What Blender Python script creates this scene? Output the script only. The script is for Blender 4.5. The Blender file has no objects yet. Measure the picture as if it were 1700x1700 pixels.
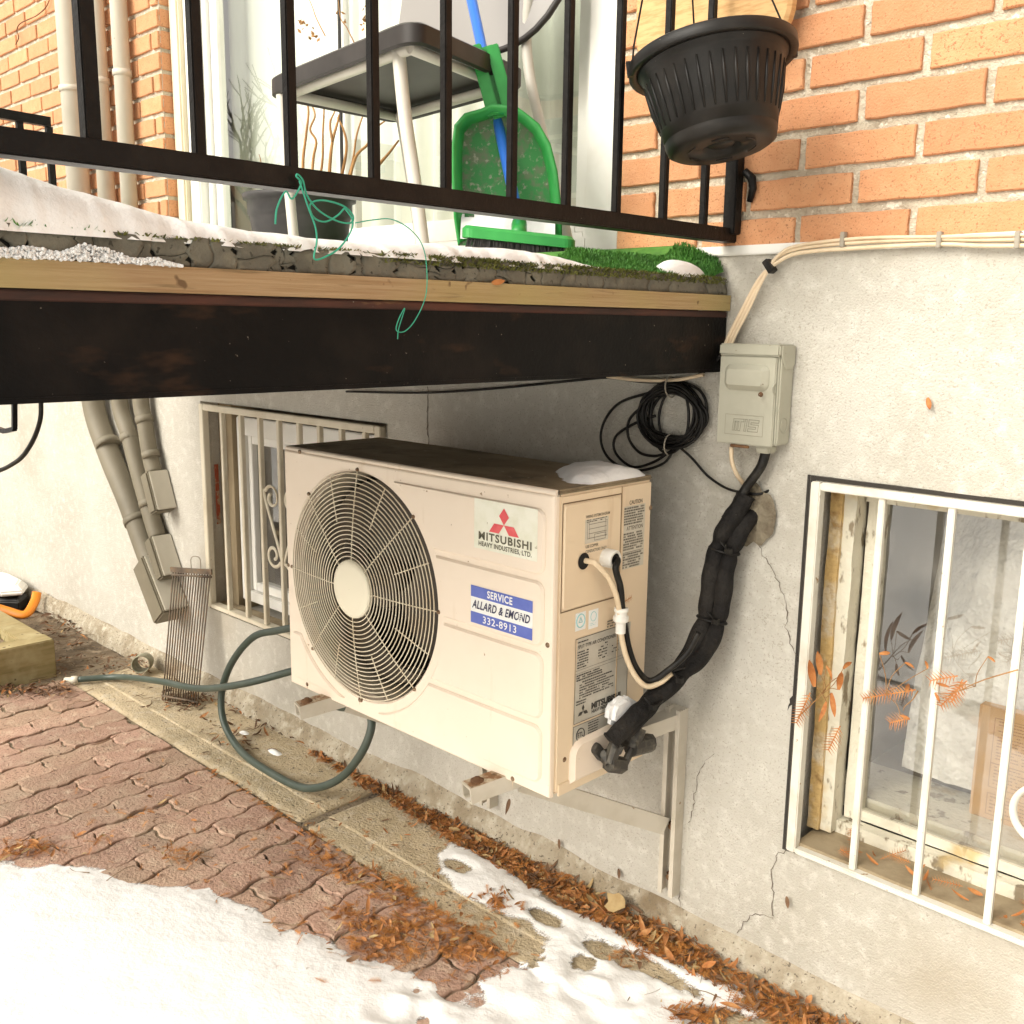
import bpy, bmesh, math, random
import numpy as np
from mathutils import Vector, Matrix

# ------------------------------------------------------------------ camera, sky, sun, exposure
SC = bpy.context.scene
COL = SC.collection
RAD = math.radians
F_PX, CAM, YAW, PITCH, ROLL = 1653.77, Vector((1.5041, -1.6905, 1.3202)), 0.7721, 0.1867, 0.0123

def cam_axes():
    f = Vector((-math.sin(YAW)*math.cos(PITCH), math.cos(YAW)*math.cos(PITCH), -math.sin(PITCH)))
    r = Vector((math.cos(YAW), math.sin(YAW), 0)); u = r.cross(f)
    return r*math.cos(ROLL)+u*math.sin(ROLL), -r*math.sin(ROLL)+u*math.cos(ROLL), f
CR, CU, CF = cam_axes()
cd = bpy.data.cameras.new('camera'); cam = bpy.data.objects.new('camera', cd); COL.objects.link(cam)
cd.sensor_width = 36; cd.lens = F_PX/1700*36; cd.clip_start = .02; cd.clip_end = 600
cam.matrix_world = Matrix(((CR.x, CU.x, -CF.x, CAM.x), (CR.y, CU.y, -CF.y, CAM.y), (CR.z, CU.z, -CF.z, CAM.z), (0, 0, 0, 1)))
SC.camera = cam

SUN_EL, SUN_AZ = RAD(37), RAD(12)           # azimuth from -y (in front of the wall) towards -x
sun_dir = Vector((math.sin(-SUN_AZ)*math.cos(SUN_EL), -math.cos(SUN_AZ)*math.cos(SUN_EL), math.sin(SUN_EL)))
W = bpy.data.worlds.new('World'); SC.world = W; W.use_nodes = True
nt = W.node_tree; nt.nodes.clear()
sky = nt.nodes.new('ShaderNodeTexSky'); sky.sky_type = 'NISHITA'; sky.sun_disc = False
sky.sun_elevation = SUN_EL; sky.sun_rotation = math.atan2(sun_dir.x, sun_dir.y)
sky.dust_density = 6; sky.air_density = 1.0; sky.ozone_density = 1.0
hs = nt.nodes.new('ShaderNodeHueSaturation'); hs.inputs['Saturation'].default_value = .10
wt = nt.nodes.new('ShaderNodeMix'); wt.data_type = 'RGBA'; wt.blend_type = 'MULTIPLY'; wt.inputs[0].default_value = 1
wt.inputs[7].default_value = (1.0, .957, .872, 1)
bg = nt.nodes.new('ShaderNodeBackground'); bg.inputs['Strength'].default_value = .15
wo = nt.nodes.new('ShaderNodeOutputWorld')
nt.links.new(sky.outputs[0], hs.inputs['Color']); nt.links.new(hs.outputs[0], wt.inputs[6])
nt.links.new(wt.outputs[2], bg.inputs['Color']); nt.links.new(bg.outputs[0], wo.inputs[0])
sl = bpy.data.lights.new('sun', 'SUN'); sl.energy = .6; sl.angle = RAD(45); sl.color = (1, .955, .88)
so = bpy.data.objects.new('sun', sl); COL.objects.link(so)
so.rotation_euler = sun_dir.to_track_quat('Z', 'Y').to_euler(); so.location = (2, -6, 8)
SC.view_settings.view_transform = 'Standard'; SC.view_settings.look = 'None'
SC.view_settings.gamma = 1; SC.view_settings.use_curve_mapping = False
SC.view_settings.exposure = 0.88
SC.cycles.max_bounces = 6; SC.cycles.diffuse_bounces = 4; SC.cycles.glossy_bounces = 3; SC.cycles.transparent_max_bounces = 8

# ------------------------------------------------------------------ helpers
rnd = random.Random(7)
def P(px, py, ax, v):
    """point where the sight line of a photo position meets the plane ax = v"""
    d = CF + CR*((px-850)/F_PX) - CU*((py-850)/F_PX)
    i = 'xyz'.index(ax); return CAM + d*((v-CAM[i])/d[i])
def PD(px, py, t):
    return CAM + (CF + CR*((px-850)/F_PX) - CU*((py-850)/F_PX))*t
V = Vector
X, Y, Z = V((1, 0, 0)), V((0, 1, 0)), V((0, 0, 1))

def vnoise(x, y, seed=0):
    x = np.asarray(x, float); y = np.asarray(y, float)
    xi = np.floor(x).astype(np.int64); yi = np.floor(y).astype(np.int64); xf = x-xi; yf = y-yi
    def h(a, b):
        n = (a*374761393 + b*668265263 + seed*1442695041) & 0x7fffffff
        n = ((n ^ (n >> 13))*1274126177) & 0x7fffffff
        return ((n ^ (n >> 16)) & 0xffff)/65535.0
    u = xf*xf*(3-2*xf); v = yf*yf*(3-2*yf)
    return (h(xi, yi)*(1-u)+h(xi+1, yi)*u)*(1-v)+(h(xi, yi+1)*(1-u)+h(xi+1, yi+1)*u)*v
def fnoise(x, y, seed=0, oct=3):
    s = 0; a = 1; t = 0; x = np.asarray(x, float); y = np.asarray(y, float)
    for k in range(oct):
        s = s + a*vnoise(x*2**k+17.3*k, y*2**k-9.1*k, seed+k); t += a; a *= .5
    return s/t-.5

def spline(pts, n=8, closed=False):
    pts = [V(p) for p in pts]; out = []; m = len(pts)
    rng = range(m if closed else m-1)
    for i in rng:
        if closed: p0, p1, p2, p3 = pts[(i-1) % m], pts[i], pts[(i+1) % m], pts[(i+2) % m]
        else:
            p1, p2 = pts[i], pts[i+1]; p0 = pts[i-1] if i else p1*2-p2; p3 = pts[i+2] if i+2 < m else p2*2-p1
        for k in range(n):
            t = k/n
            out.append(((p1*2)+(p2-p0)*t+(p0*2-p1*5+p2*4-p3)*t*t+(p1*3-p0-p2*3+p3)*t**3)*.5)
    if not closed: out.append(pts[-1])
    return out

class MB:
    def __init__(s): s.v = []; s.f = []; s.sm = []
    def add(s, vs, fs, smooth=False):
        o = len(s.v); s.v += [tuple(p) for p in vs]; s.f += [tuple(i+o for i in f) for f in fs]; s.sm += [smooth]*len(fs); return s
    def box(s, a, b):
        x0, y0, z0 = a; x1, y1, z1 = b
        return s.add([(x0, y0, z0), (x1, y0, z0), (x1, y1, z0), (x0, y1, z0), (x0, y0, z1), (x1, y0, z1), (x1, y1, z1), (x0, y1, z1)],
                     [(0, 3, 2, 1), (4, 5, 6, 7), (0, 1, 5, 4), (1, 2, 6, 5), (2, 3, 7, 6), (3, 0, 4, 7)])
    def obox(s, c, u, v, w, hu, hv, hw):
        c = V(c); pts = [c+u*(a*hu)+v*(b*hv)+w*(d*hw) for d in (-1, 1) for a, b in ((-1, -1), (1, -1), (1, 1), (-1, 1))]
        return s.add(pts, [(0, 3, 2, 1), (4, 5, 6, 7), (0, 1, 5, 4), (1, 2, 6, 5), (2, 3, 7, 6), (3, 0, 4, 7)])
    def bar(s, a, b, hw, hh, up=Z):
        a, b = V(a), V(b); d = (b-a).normalized(); r = d.cross(up).normalized(); u = r.cross(d)
        return s.obox((a+b)/2, d, r, u, (b-a).length/2, hw, hh)
    def tube(s, path, r, n=10, closed=False, caps=True, flat=1.0):
        path = [V(p) for p in path]; m = len(path); rr = r if callable(r) else (lambda t: r)
        t0 = (path[1]-path[0]).normalized(); nrm = t0.orthogonal().normalized(); vs = []
        for i, p in enumerate(path):
            a = path[i-1] if (i or closed) else p; b = path[(i+1) % m] if (i < m-1 or closed) else p
            t = (b-a).normalized() if (b-a).length > 1e-9 else t0
            nrm = (nrm-t*nrm.dot(t)); nrm = nrm.normalized() if nrm.length > 1e-6 else t.orthogonal().normalized()
            bn = t.cross(nrm); R = rr(i/max(1, m-1))
            for k in range(n):
                an = 2*math.pi*k/n; vs.append(p+nrm*(R*math.cos(an))+bn*(R*flat*math.sin(an)))
        fs = []
        for i in range(m if closed else m-1):
            j = (i+1) % m
            for k in range(n): fs.append((i*n+k, i*n+(k+1) % n, j*n+(k+1) % n, j*n+k))
        s.add(vs, fs, True)
        if caps and not closed:
            o = len(s.v)-m*n
            s.f += [tuple(o+k for k in reversed(range(n))), tuple(o+(m-1)*n+k for k in range(n))]; s.sm += [False, False]
        return s
    def lathe(s, prof, c, ax=Z, n=40, ref=None, close=False):
        c = V(c); ax = V(ax).normalized(); e1 = (V(ref) if ref else ax.orthogonal()); e1 = (e1-ax*e1.dot(ax)).normalized(); e2 = ax.cross(e1)
        vs = []
        for r, h in prof:
            for k in range(n):
                a = 2*math.pi*k/n; vs.append(c+ax*h+e1*(r*math.cos(a))+e2*(r*math.sin(a)))
        fs = []; m = len(prof)
        for i in range(m if close else m-1):
            j = (i+1) % m
            for k in range(n): fs.append((i*n+k, i*n+(k+1) % n, j*n+(k+1) % n, j*n+k))
        return s.add(vs, fs, True)
    def prism(s, poly, c, u, v, w, h0, h1, bev=0):
        """2D outline poly in frame (u, v) at c, from h0 to h1 along w; bev insets the far rim"""
        c = V(c); n = len(poly)
        def ring(pl, h): return [c+u*a+v*b+w*h for a, b in pl]
        rings = [ring(poly, h0)]
        if bev: rings.append(ring(poly, h1-bev)); rings.append(ring(inset(poly, bev), h1))
        else: rings.append(ring(poly, h1))
        vs = sum(rings, []); fs = []
        for i in range(len(rings)-1):
            for k in range(n): fs.append((i*n+k, i*n+(k+1) % n, (i+1)*n+(k+1) % n, (i+1)*n+k))
        fs.append(tuple(reversed(range(n)))); fs.append(tuple(range((len(rings)-1)*n, len(rings)*n)))
        return s.add(vs, fs)
    def build(s, name, mat, parent=None, bevel=0, seg=2, loc=None):
        return link(name, s.mesh(name, mat, bevel, seg, loc), parent, loc)
    def mesh(s, name, mat, bevel=0, seg=2, loc=None):
        me = bpy.data.meshes.new(name); vs = s.v
        if loc is not None: vs = [(a-loc[0], b-loc[1], c-loc[2]) for a, b, c in vs]
        me.from_pydata(vs, [], s.f); me.polygons.foreach_set('use_smooth', s.sm)
        bm = bmesh.new(); bm.from_mesh(me); 
        if bevel:
            bmesh.ops.remove_doubles(bm, verts=bm.verts, dist=1e-6)
            es = [e for e in bm.edges if len(e.link_faces) == 2 and e.calc_face_angle(0) > RAD(35)]
            bmesh.ops.bevel(bm, geom=es, offset=bevel, segments=seg, affect='EDGES', clamp_overlap=True)
        bmesh.ops.recalc_face_normals(bm, faces=bm.faces)
        bm.to_mesh(me); bm.free(); me.materials.append(mat); me.update()
        return me

def inset(poly, d):
    n = len(poly); out = []
    A = sum(poly[i][0]*poly[(i+1) % n][1]-poly[(i+1) % n][0]*poly[i][1] for i in range(n)); sg = 1 if A > 0 else -1
    for i in range(n):
        p0, p1, p2 = poly[i-1], poly[i], poly[(i+1) % n]
        a = V((p1[0]-p0[0], p1[1]-p0[1])); b = V((p2[0]-p1[0], p2[1]-p1[1]))
        if a.length < 1e-9 or b.length < 1e-9: out.append(p1); continue
        na = V((-a.y, a.x)).normalized()*sg; nb = V((-b.y, b.x)).normalized()*sg; m = (na+nb)
        m = m/max(.35, (1+na.dot(nb))); out.append((p1[0]+m.x*d, p1[1]+m.y*d))
    return out
def rrect(x0, y0, x1, y1, r, n=5):
    o = []
    for cx, cy, a0 in ((x1-r, y0+r, -90), (x1-r, y1-r, 0), (x0+r, y1-r, 90), (x0+r, y0+r, 180)):
        for k in range(n+1):
            a = RAD(a0+90*k/n); o.append((cx+r*math.cos(a), cy+r*math.sin(a)))
    return o

def link(name, me, parent=None, loc=None):
    o = bpy.data.objects.new(name, me); COL.objects.link(o)
    if loc is not None: o.location = loc
    if parent is not None:
        o.parent = parent; o.matrix_parent_inverse = Matrix.Translation(-root_loc(parent))
    return o
def root_loc(p):
    l = V(p.location) if p.parent is None else V(p.location)+root_loc(p.parent)*0
    return l
def thing(name, label, cat, loc=(0, 0, 0), group=None):
    o = bpy.data.objects.new(name, None); COL.objects.link(o); o.location = loc; o.empty_display_size = .05
    return tag(o, label, cat, group)
def tag(o, label=None, cat=None, group=None, kind=None):
    if label: o['label'] = label
    if cat: o['category'] = cat
    if group: o['group'] = group
    if kind: o['kind'] = kind
    return o
def struct(o): o['kind'] = 'structure'; return o

# ------------------------------------------------------------------ materials
MATS = {}
def mat(name, col, rough=.6, metal=0, spec=.5, var=None, var2=None, speck=None, bump=None, bump2=None, rand=0, stretch=None, stain=None, alpha=None, rvar=0, tint=None, sss=0):
    """var/var2/stain: (colour, scale, lo, hi[, stretch]); speck: (colour, scale, threshold); bump: (scale, strength, dist)"""
    m = bpy.data.materials.new(name); m.use_nodes = True; T = m.node_tree; N = T.nodes; L = T.links
    b = N['Principled BSDF']; b.inputs['Roughness'].default_value = rough; b.inputs['Metallic'].default_value = metal
    b.inputs['Specular IOR Level'].default_value = spec
    g = N.new('ShaderNodeNewGeometry'); pos = g.outputs['Position']
    def coords(st):
        if not st: return pos
        mp = N.new('ShaderNodeMapping'); mp.inputs['Scale'].default_value = st; L.new(pos, mp.inputs['Vector']); return mp.outputs[0]
    def noise(scale, st=None, det=4, ro=.6):
        n = N.new('ShaderNodeTexNoise'); n.inputs['Scale'].default_value = scale; n.inputs['Detail'].default_value = det
        n.inputs['Roughness'].default_value = ro; L.new(coords(st or stretch), n.inputs['Vector']); return n.outputs[0]
    def ramp(src, lo, hi):
        r = N.new('ShaderNodeMapRange'); r.inputs[1].default_value = lo; r.inputs[2].default_value = hi; L.new(src, r.inputs[0]); return r.outputs[0]
    def mix(a, c, f, mode='MIX'):
        x = N.new('ShaderNodeMix'); x.data_type = 'RGBA'; x.blend_type = mode
        if isinstance(f, float): x.inputs[0].default_value = f
        else: L.new(f, x.inputs[0])
        for i, q in ((6, a), (7, c)):
            if isinstance(q, tuple): x.inputs[i].default_value = (*q, 1)
            else: L.new(q, x.inputs[i])
        return x.outputs[2]
    c = tuple(col); cur = c
    for vv in (var, var2, stain):
        if vv: cur = mix(cur, tuple(vv[0]), ramp(noise(vv[1], vv[4] if len(vv) > 4 else None), vv[2], vv[3]))
    if rand:
        oi = N.new('ShaderNodeObjectInfo'); mr = N.new('ShaderNodeMapRange'); mr.inputs[3].default_value = 1-rand; mr.inputs[4].default_value = 1+rand
        L.new(oi.outputs['Random'], mr.inputs[0])
        cb = N.new('ShaderNodeCombineColor'); 
        for i in range(3): L.new(mr.outputs[0], cb.inputs[i])
        cur = mix(cur, cb.outputs[0], 1.0, 'MULTIPLY')
        if tint:
            w2 = N.new('ShaderNodeTexWhiteNoise'); w2.noise_dimensions = '1D'; L.new(oi.outputs['Random'], w2.inputs['W'])
            cur = mix(cur, tuple(tint), ramp(w2.outputs[0], .55, 1.6))
    if speck: cur = mix(cur, tuple(speck[0]), ramp(noise(speck[1], det=2), speck[2], speck[2]+.05))
    if isinstance(cur, tuple): b.inputs['Base Color'].default_value = (*cur, 1)
    else: L.new(cur, b.inputs['Base Color'])
    if rvar:
        r = N.new('ShaderNodeMapRange'); r.inputs[3].default_value = rough-rvar; r.inputs[4].default_value = rough+rvar
        L.new(noise(9), r.inputs[0]); L.new(r.outputs[0], b.inputs['Roughness'])
    prev = None
    for bb in (bump, bump2):
        if bb:
            n = N.new('ShaderNodeBump'); n.inputs['Strength'].default_value = bb[1]; n.inputs['Distance'].default_value = bb[2]
            L.new(noise(bb[0], bb[3] if len(bb) > 3 else None, 3), n.inputs['Height'])
            if prev: L.new(prev, n.inputs['Normal'])
            prev = n.outputs[0]
    if prev: L.new(prev, b.inputs['Normal'])
    if sss:
        b.inputs['Subsurface Weight'].default_value = sss; b.inputs['Subsurface Radius'].default_value = (.012, .012, .014); b.inputs['Subsurface Scale'].default_value = 1
    MATS[name] = m; return m
def glass(name, tintc=(.95, .97, .96), rough=0.0, dirt=0.0, dcol=(.5, .48, .42), refl=.085):
    m = bpy.data.materials.new(name); m.use_nodes = True; T = m.node_tree; N = T.nodes; L = T.links; N.clear()
    o = N.new('ShaderNodeOutputMaterial'); tr = N.new('ShaderNodeBsdfTransparent'); tr.inputs[0].default_value = (*tintc, 1)
    gl = N.new('ShaderNodeBsdfGlossy'); gl.inputs['Roughness'].default_value = rough
    mx = N.new('ShaderNodeMixShader'); ge = N.new('ShaderNodeNewGeometry'); dt = N.new('ShaderNodeVectorMath'); dt.operation = 'DOT_PRODUCT'
    L.new(ge.outputs['Incoming'], dt.inputs[0]); L.new(ge.outputs['Normal'], dt.inputs[1])
    def ma(op, a, b):                         # Schlick reflectance, the same from both sides of the pane
        q = N.new('ShaderNodeMath'); q.operation = op; q.use_clamp = op == 'MULTIPLY_ADD'
        for i, w in enumerate((a, b)):
            if isinstance(w, (int, float)): q.inputs[i].default_value = w
            else: L.new(w, q.inputs[i])
        return q
    ab = ma('ABSOLUTE', dt.outputs['Value'], 0); om = ma('SUBTRACT', 1, ab.outputs[0]); pw = ma('POWER', om.outputs[0], 5)
    mt = ma('MULTIPLY_ADD', pw.outputs[0], .92); mt.inputs[2].default_value = refl
    L.new(mt.outputs[0], mx.inputs[0]); L.new(tr.outputs[0], mx.inputs[1]); L.new(gl.outputs[0], mx.inputs[2])
    out = mx.outputs[0]
    if dirt:
        df = N.new('ShaderNodeBsdfDiffuse'); df.inputs[0].default_value = (*dcol, 1); m2 = N.new('ShaderNodeMixShader')
        g = N.new('ShaderNodeNewGeometry'); n = N.new('ShaderNodeTexNoise'); n.inputs['Scale'].default_value = 7; n.inputs['Detail'].default_value = 6
        L.new(g.outputs['Position'], n.inputs['Vector']); r = N.new('ShaderNodeMapRange'); r.inputs[1].default_value = .35; r.inputs[2].default_value = .75; r.inputs[4].default_value = dirt
        L.new(n.outputs[0], r.inputs[0]); L.new(r.outputs[0], m2.inputs[0]); L.new(out, m2.inputs[1]); L.new(df.outputs[0], m2.inputs[2]); out = m2.outputs[0]
    L.new(out, o.inputs[0]); return m

PLASTER = mat('plaster', (.54, .512, .45), .9, var=((.45, .42, .355), 2.6, .38, .7), var2=((.61, .585, .52), 34, .50, .70),
              stain=((.39, .335, .25), 1.7, .57, .84), speck=((.41, .375, .31), 230, .60), bump=(260, .75, .0045), bump2=(18, .35, .010))
PLASTER_BASE = mat('plaster_base', (.45, .395, .30), .92, var=((.30, .245, .165), 9, .36, .62), var2=((.54, .49, .39), 30, .5, .7), stain=((.22, .165, .10), 5, .56, .74), speck=((.17, .14, .10), 110, .62), bump=(130, 1.0, .007), bump2=(22, .8, .014))
BRICK = mat('brick_face', (.60, .285, .135), .9, rand=.11, tint=(.52, .225, .105), var=((.65, .345, .18), 30, .40, .75), var2=((.53, .24, .115), 9, .52, .85), stain=((.60, .40, .25), 9, .66, .95),
            speck=((.40, .17, .08), 230, .60), bump=(280, .7, .003), bump2=(30, .35, .004))
MORTAR = mat('mortar', (.57, .50, .385), .95, var=((.40, .34, .25), 16, .42, .68), speck=((.70, .645, .53), 60, .60), bump=(110, 1.0, .008), bump2=(26, .7, .010))
PAVER = mat('paver_clay', (.425, .27, .20), .92, rand=.15, tint=(.40, .28, .19), var=((.36, .215, .15), 6, .42, .72), var2=((.56, .42, .31), 24, .50, .72), stain=((.41, .31, .22), 4, .50, .74),
            speck=((.15, .085, .06), 100, .63), bump=(120, .9, .004), bump2=(30, .5, .006))
JOINT = mat('joint_sand', (.22, .17, .115), .95, var=((.24, .19, .12), 18, .4, .65), speck=((.05, .038, .025), 90, .6), bump=(120, .8, .006))
CONCRETE = mat('slab_concrete', (.52, .42, .275), .92, var=((.38, .305, .19), 4.2, .40, .68), var2=((.54, .465, .345), 26, .50, .72),
               stain=((.26, .20, .115), 7, .58, .78), speck=((.17, .14, .095), 95, .63), bump=(140, 1.0, .005), bump2=(20, .7, .008))
SOIL = mat('soil', (.22, .16, .10), .95, var=((.11, .08, .05), 7, .35, .65), var2=((.36, .28, .19), 19, .5, .75), speck=((.05, .037, .025), 70, .62), bump=(60, .8, .015))
SNOW = mat('snow_white', (.86, .855, .84), .75, spec=.3, bump=(110, .28, .006), bump2=(9, .25, .02))
SNOWICE = mat('snow_granular', (.92, .92, .91), .4, spec=.5, bump=(190, .9, .008))
CREAM = mat('cream_enamel', (.82, .70, .57), .40, var=((.78, .655, .52), 4, .45, .75), var2=((.66, .52, .36), 7, .62, .85, (3, 3, .35)), speck=((.36, .24, .13), 60, .735), rvar=.08, bump=(420, .04, .001))
CREAM_SHADED = mat('cream_enamel_shaded', (.77, .62, .435), .42, var2=((.62, .46, .29), 7, .60, .85, (3, 3, .35)), var=((.70, .55, .39), 3, .4, .7), speck=((.30, .20, .11), 60, .77), bump=(420, .04, .001))  # same enamel as the front, darkened in colour for the less lit side
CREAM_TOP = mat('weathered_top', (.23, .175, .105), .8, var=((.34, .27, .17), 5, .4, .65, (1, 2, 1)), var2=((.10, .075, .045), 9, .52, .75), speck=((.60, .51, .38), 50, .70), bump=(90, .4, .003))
GRILLE = mat('guard_wire', (.74, .66, .50), .45, var=((.62, .50, .33), 12, .5, .75))
HUBM = mat('guard_hub', (.80, .74, .58), .5, speck=((.3, .22, .13), 40, .76))
FAN = mat('fan_plastic', (.045, .035, .025), .55, var=((.09, .065, .04), 8, .4, .7))
SHROUD = mat('shroud', (.26, .225, .165), .6, var=((.27, .23, .165), 5, .4, .7))
COILM = mat('coil_fins', (.03, .025, .02), .6, metal=.3, bump=(600, .5, .002, (1, 1, .02)))
DARK = mat('dark_void', (.008, .007, .006), .9)
SCREW = mat('screw_rusty', (.30, .21, .13), .5, metal=.5, var=((.13, .07, .035), 90, .4, .6))
STICK_WHITE = mat('sticker_white', (.82, .81, .69), .42, var=((.74, .73, .58), 30, .42, .7), speck=((.45, .40, .26), 80, .72))
STICK_PLAIN = mat('sticker_plain_white', (.83, .83, .80), .4)
STICK_BLUE = mat('sticker_blue', (.085, .125, .46), .45, var=((.12, .165, .52), 20, .4, .7))
STICK_SILVER = mat('sticker_silver', (.56, .53, .46), .38, metal=.25, var=((.47, .44, .37), 14, .4, .7))
STICK_GREY = mat('sticker_grey', (.60, .55, .45), .5)
STICK_TEAL = mat('sticker_teal', (.30, .58, .60), .5)
RED = mat('print_red', (.70, .07, .085), .5, var=((.78, .14, .14), 30, .4, .7))
INK = mat('print_black', (.045, .04, .033), .6)
INK_FADED = mat('print_faded', (.17, .15, .115), .7)
INK_WHITE = mat('print_white', (.84, .84, .82), .5)
WHITEPL = mat('white_plastic', (.78, .76, .70), .4, var=((.66, .63, .56), 20, .5, .8))
CABLE_CREAM = mat('cable_cream', (.72, .58, .40), .5, var=((.60, .46, .30), 18, .45, .75))
CABLE_BLACK = mat('cable_black', (.009, .008, .007), .45, spec=.25, var=((.04, .036, .03), 30, .5, .75))
CABLE_GREY = mat('cable_grey', (.32, .28, .22), .6)
FOAM = mat('pipe_foam', (.011, .0098, .0092), .75, spec=.2, var=((.03, .026, .022), 12, .45, .75), speck=((.38, .35, .29), 130, .745), bump=(38, .9, .010), bump2=(160, .6, .004))
BRASS = mat('valve_brass', (.055, .05, .043), .55, metal=.4, var=((.15, .135, .105), 60, .45, .7))
ALU = mat('bracket_paint', (.58, .53, .44), .5, var=((.46, .41, .32), 9, .42, .7), speck=((.25, .16, .08), 45, .73))
RUST = mat('rust', (.135, .065, .028), .9, var=((.24, .125, .055), 25, .4, .65), var2=((.08, .04, .02), 12, .5, .7), bump=(120, .6, .003))
BLACKPAINT = mat('black_paint', (.0042, .0036, .0034), .42, spec=.10, var=((.013, .0095, .0075), 8, .46, .75), var2=((.035, .018, .010), 16, .60, .72, (1, .35, 1)), speck=((.20, .17, .13), 120, .735), bump=(130, .3, .003), bump2=(14, .3, .004))
RAILPAINT = mat('rail_paint', (.006, .0052, .0048), .38, spec=.18, var=((.014, .012, .010), 25, .45, .8), speck=((.42, .38, .31), 120, .79), bump=(110, .4, .0025))
OXIDE = mat('red_oxide', (.085, .024, .012), .75, var=((.03, .012, .008), 11, .36, .60, (1, .5, 3)), var2=((.35, .21, .085), 22, .60, .75, (1, .3, 2)), speck=((.5, .46, .36), 80, .74))
WOOD = mat('fascia_wood', (.40, .275, .15), .8, var=((.29, .175, .08), 9, .38, .68, (6, .6, 30)), var2=((.36, .285, .11), 1.6, .46, .66), stain=((.20, .13, .06), 12, .60, .72, (2, .5, 8)), speck=((.14, .08, .035), 34, .68), bump=(40, .4, .003, (6, .6, 30)))
DECK = mat('deck_underside', (.055, .045, .035), .85, var=((.03, .025, .02), 8, .4, .7))
MEMB = mat('roof_membrane', (.16, .15, .115), .9, rand=.10, var=((.095, .087, .068), 13, .4, .7), var2=((.22, .20, .145), 30, .52, .75), speck=((.05, .045, .033), 90, .64), bump=(110, .6, .004), bump2=(30, .4, .004))
MEMB_DARK = mat('membrane_core', (.03, .027, .02), .95, bump=(80, .6, .006))
TURF = mat('turf_green', (.045, .17, .018), .7, var=((.09, .25, .035), 60, .4, .7), var2=((.025, .09, .012), 12, .5, .75))
MOSS = mat('moss_olive', (.13, .14, .03), .95, var=((.21, .215, .055), 60, .4, .7), var2=((.07, .072, .02), 22, .50, .72))
WHITEP = mat('white_frame', (.80, .785, .735), .35, var=((.70, .67, .60), 6, .5, .8))
CREAMFR = mat('cream_brickmould', (.74, .66, .49), .45, var=((.62, .53, .37), 5, .5, .75, (4, 4, .5)))
WHITEBAR = mat('white_bar_paint', (.70, .67, .585), .45, var=((.56, .51, .41), 13, .50, .78), speck=((.34, .21, .09), 60, .70))
OLDBAR = mat('old_bar_paint', (.66, .60, .47), .5, var=((.54, .47, .34), 9, .48, .75), speck=((.30, .19, .09), 48, .73))
PEEL = mat('peeling_paint', (.66, .62, .50), .7, var=((.25, .20, .13), 26, .56, .62, (1, 1, .45)), var2=((.56, .42, .20), 7, .6, .7), bump=(45, .8, .006))
YELLOWF = mat('yellow_caulk', (.56, .38, .155), .85, var=((.62, .54, .40), 16, .45, .65), var2=((.36, .22, .08), 30, .55, .7), bump=(70, .9, .008))
RAWWOOD = mat('weathered_wood', (.34, .27, .17), .85, var=((.22, .165, .095), 18, .4, .68, (1, 1, .2)), bump=(50, .5, .003))
TIMBER = mat('planter_timber', (.36, .285, .135), .85, var=((.25, .20, .08), 6, .4, .7, (3, .8, 9)), var2=((.45, .38, .21), 12, .5, .75), speck=((.11, .075, .03), 24, .70), bump=(45, .5, .004, (3, .8, 9)))
GLASS = glass('door_glass', refl=.26); GLASS_OLD = glass('old_window_glass', (.88, .88, .84), .02, .36, (.50, .48, .44), refl=.20)
CURTAIN = mat('curtain_fabric', (.86, .87, .78), .9, var=((.76, .78, .67), 4, .4, .7, (3, 3, .3)))
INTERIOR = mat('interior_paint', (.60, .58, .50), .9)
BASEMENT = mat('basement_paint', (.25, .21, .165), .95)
BAG = mat('plastic_sheet', (.90, .885, .86), .32, spec=.5, var=((.58, .55, .51), 9, .4, .7), bump=(16, .9, .03), bump2=(45, .5, .01))
CARD = mat('cardboard', (.62, .37, .165), .85, var=((.55, .32, .14), 4, .4, .7))
BOXGREY = mat('box_grey', (.40, .385, .305), .5, var=((.335, .32, .25), 7, .42, .7), speck=((.20, .17, .12), 85, .735), stain=((.47, .44, .355), 12, .58, .8))
PVC = mat('conduit_pvc', (.56, .52, .43), .55, var=((.46, .42, .335), 5, .42, .7, (1, 1, .5)), speck=((.25, .2, .14), 50, .75))
PVC_LOW = mat('conduit_grey_shaded', (.19, .165, .115), .6, var=((.15, .13, .09), 6, .42, .7), speck=((.16, .13, .09), 50, .72))  # grey of the pull boxes; on the lower pipes it paints in their shade
POTBLACK = mat('pot_black', (.010, .009, .008), .40, spec=.28, var=((.022, .019, .016), 14, .45, .75), speck=((.34, .29, .22), 150, .765))
POTGREY = mat('pot_grey', (.030, .028, .028), .55, spec=.3, var=((.07, .065, .06), 7, .4, .7))
TANWOOD = mat('tan_board', (.63, .39, .17), .7, var=((.50, .28, .105), 14, .42, .62, (2, 2, 14)))
CHAIRB = mat('chair_plastic', (.024, .02, .0175), .45, spec=.3, var=((.045, .039, .035), 6, .4, .7))
CHAIRBACK = mat('chair_back_sheen', (.25, .235, .22), .45)  # dark chair plastic with the light on its face put into the colour
CHAIRG = mat('chair_frame', (.55, .52, .45), .4, var=((.47, .43, .36), 9, .45, .75))
GREEN = mat('green_plastic', (.022, .23, .045), .38, var=((.045, .36, .075), 6, .4, .7), rvar=.07)
GREEN_DIRTY = mat('green_plastic_dirty', (.022, .19, .04), .55, var=((.10, .14, .07), 40, .46, .60), var2=((.27, .27, .20), 90, .56, .68))
BLUE = mat('blue_handle', (.035, .155, .60), .3)
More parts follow.
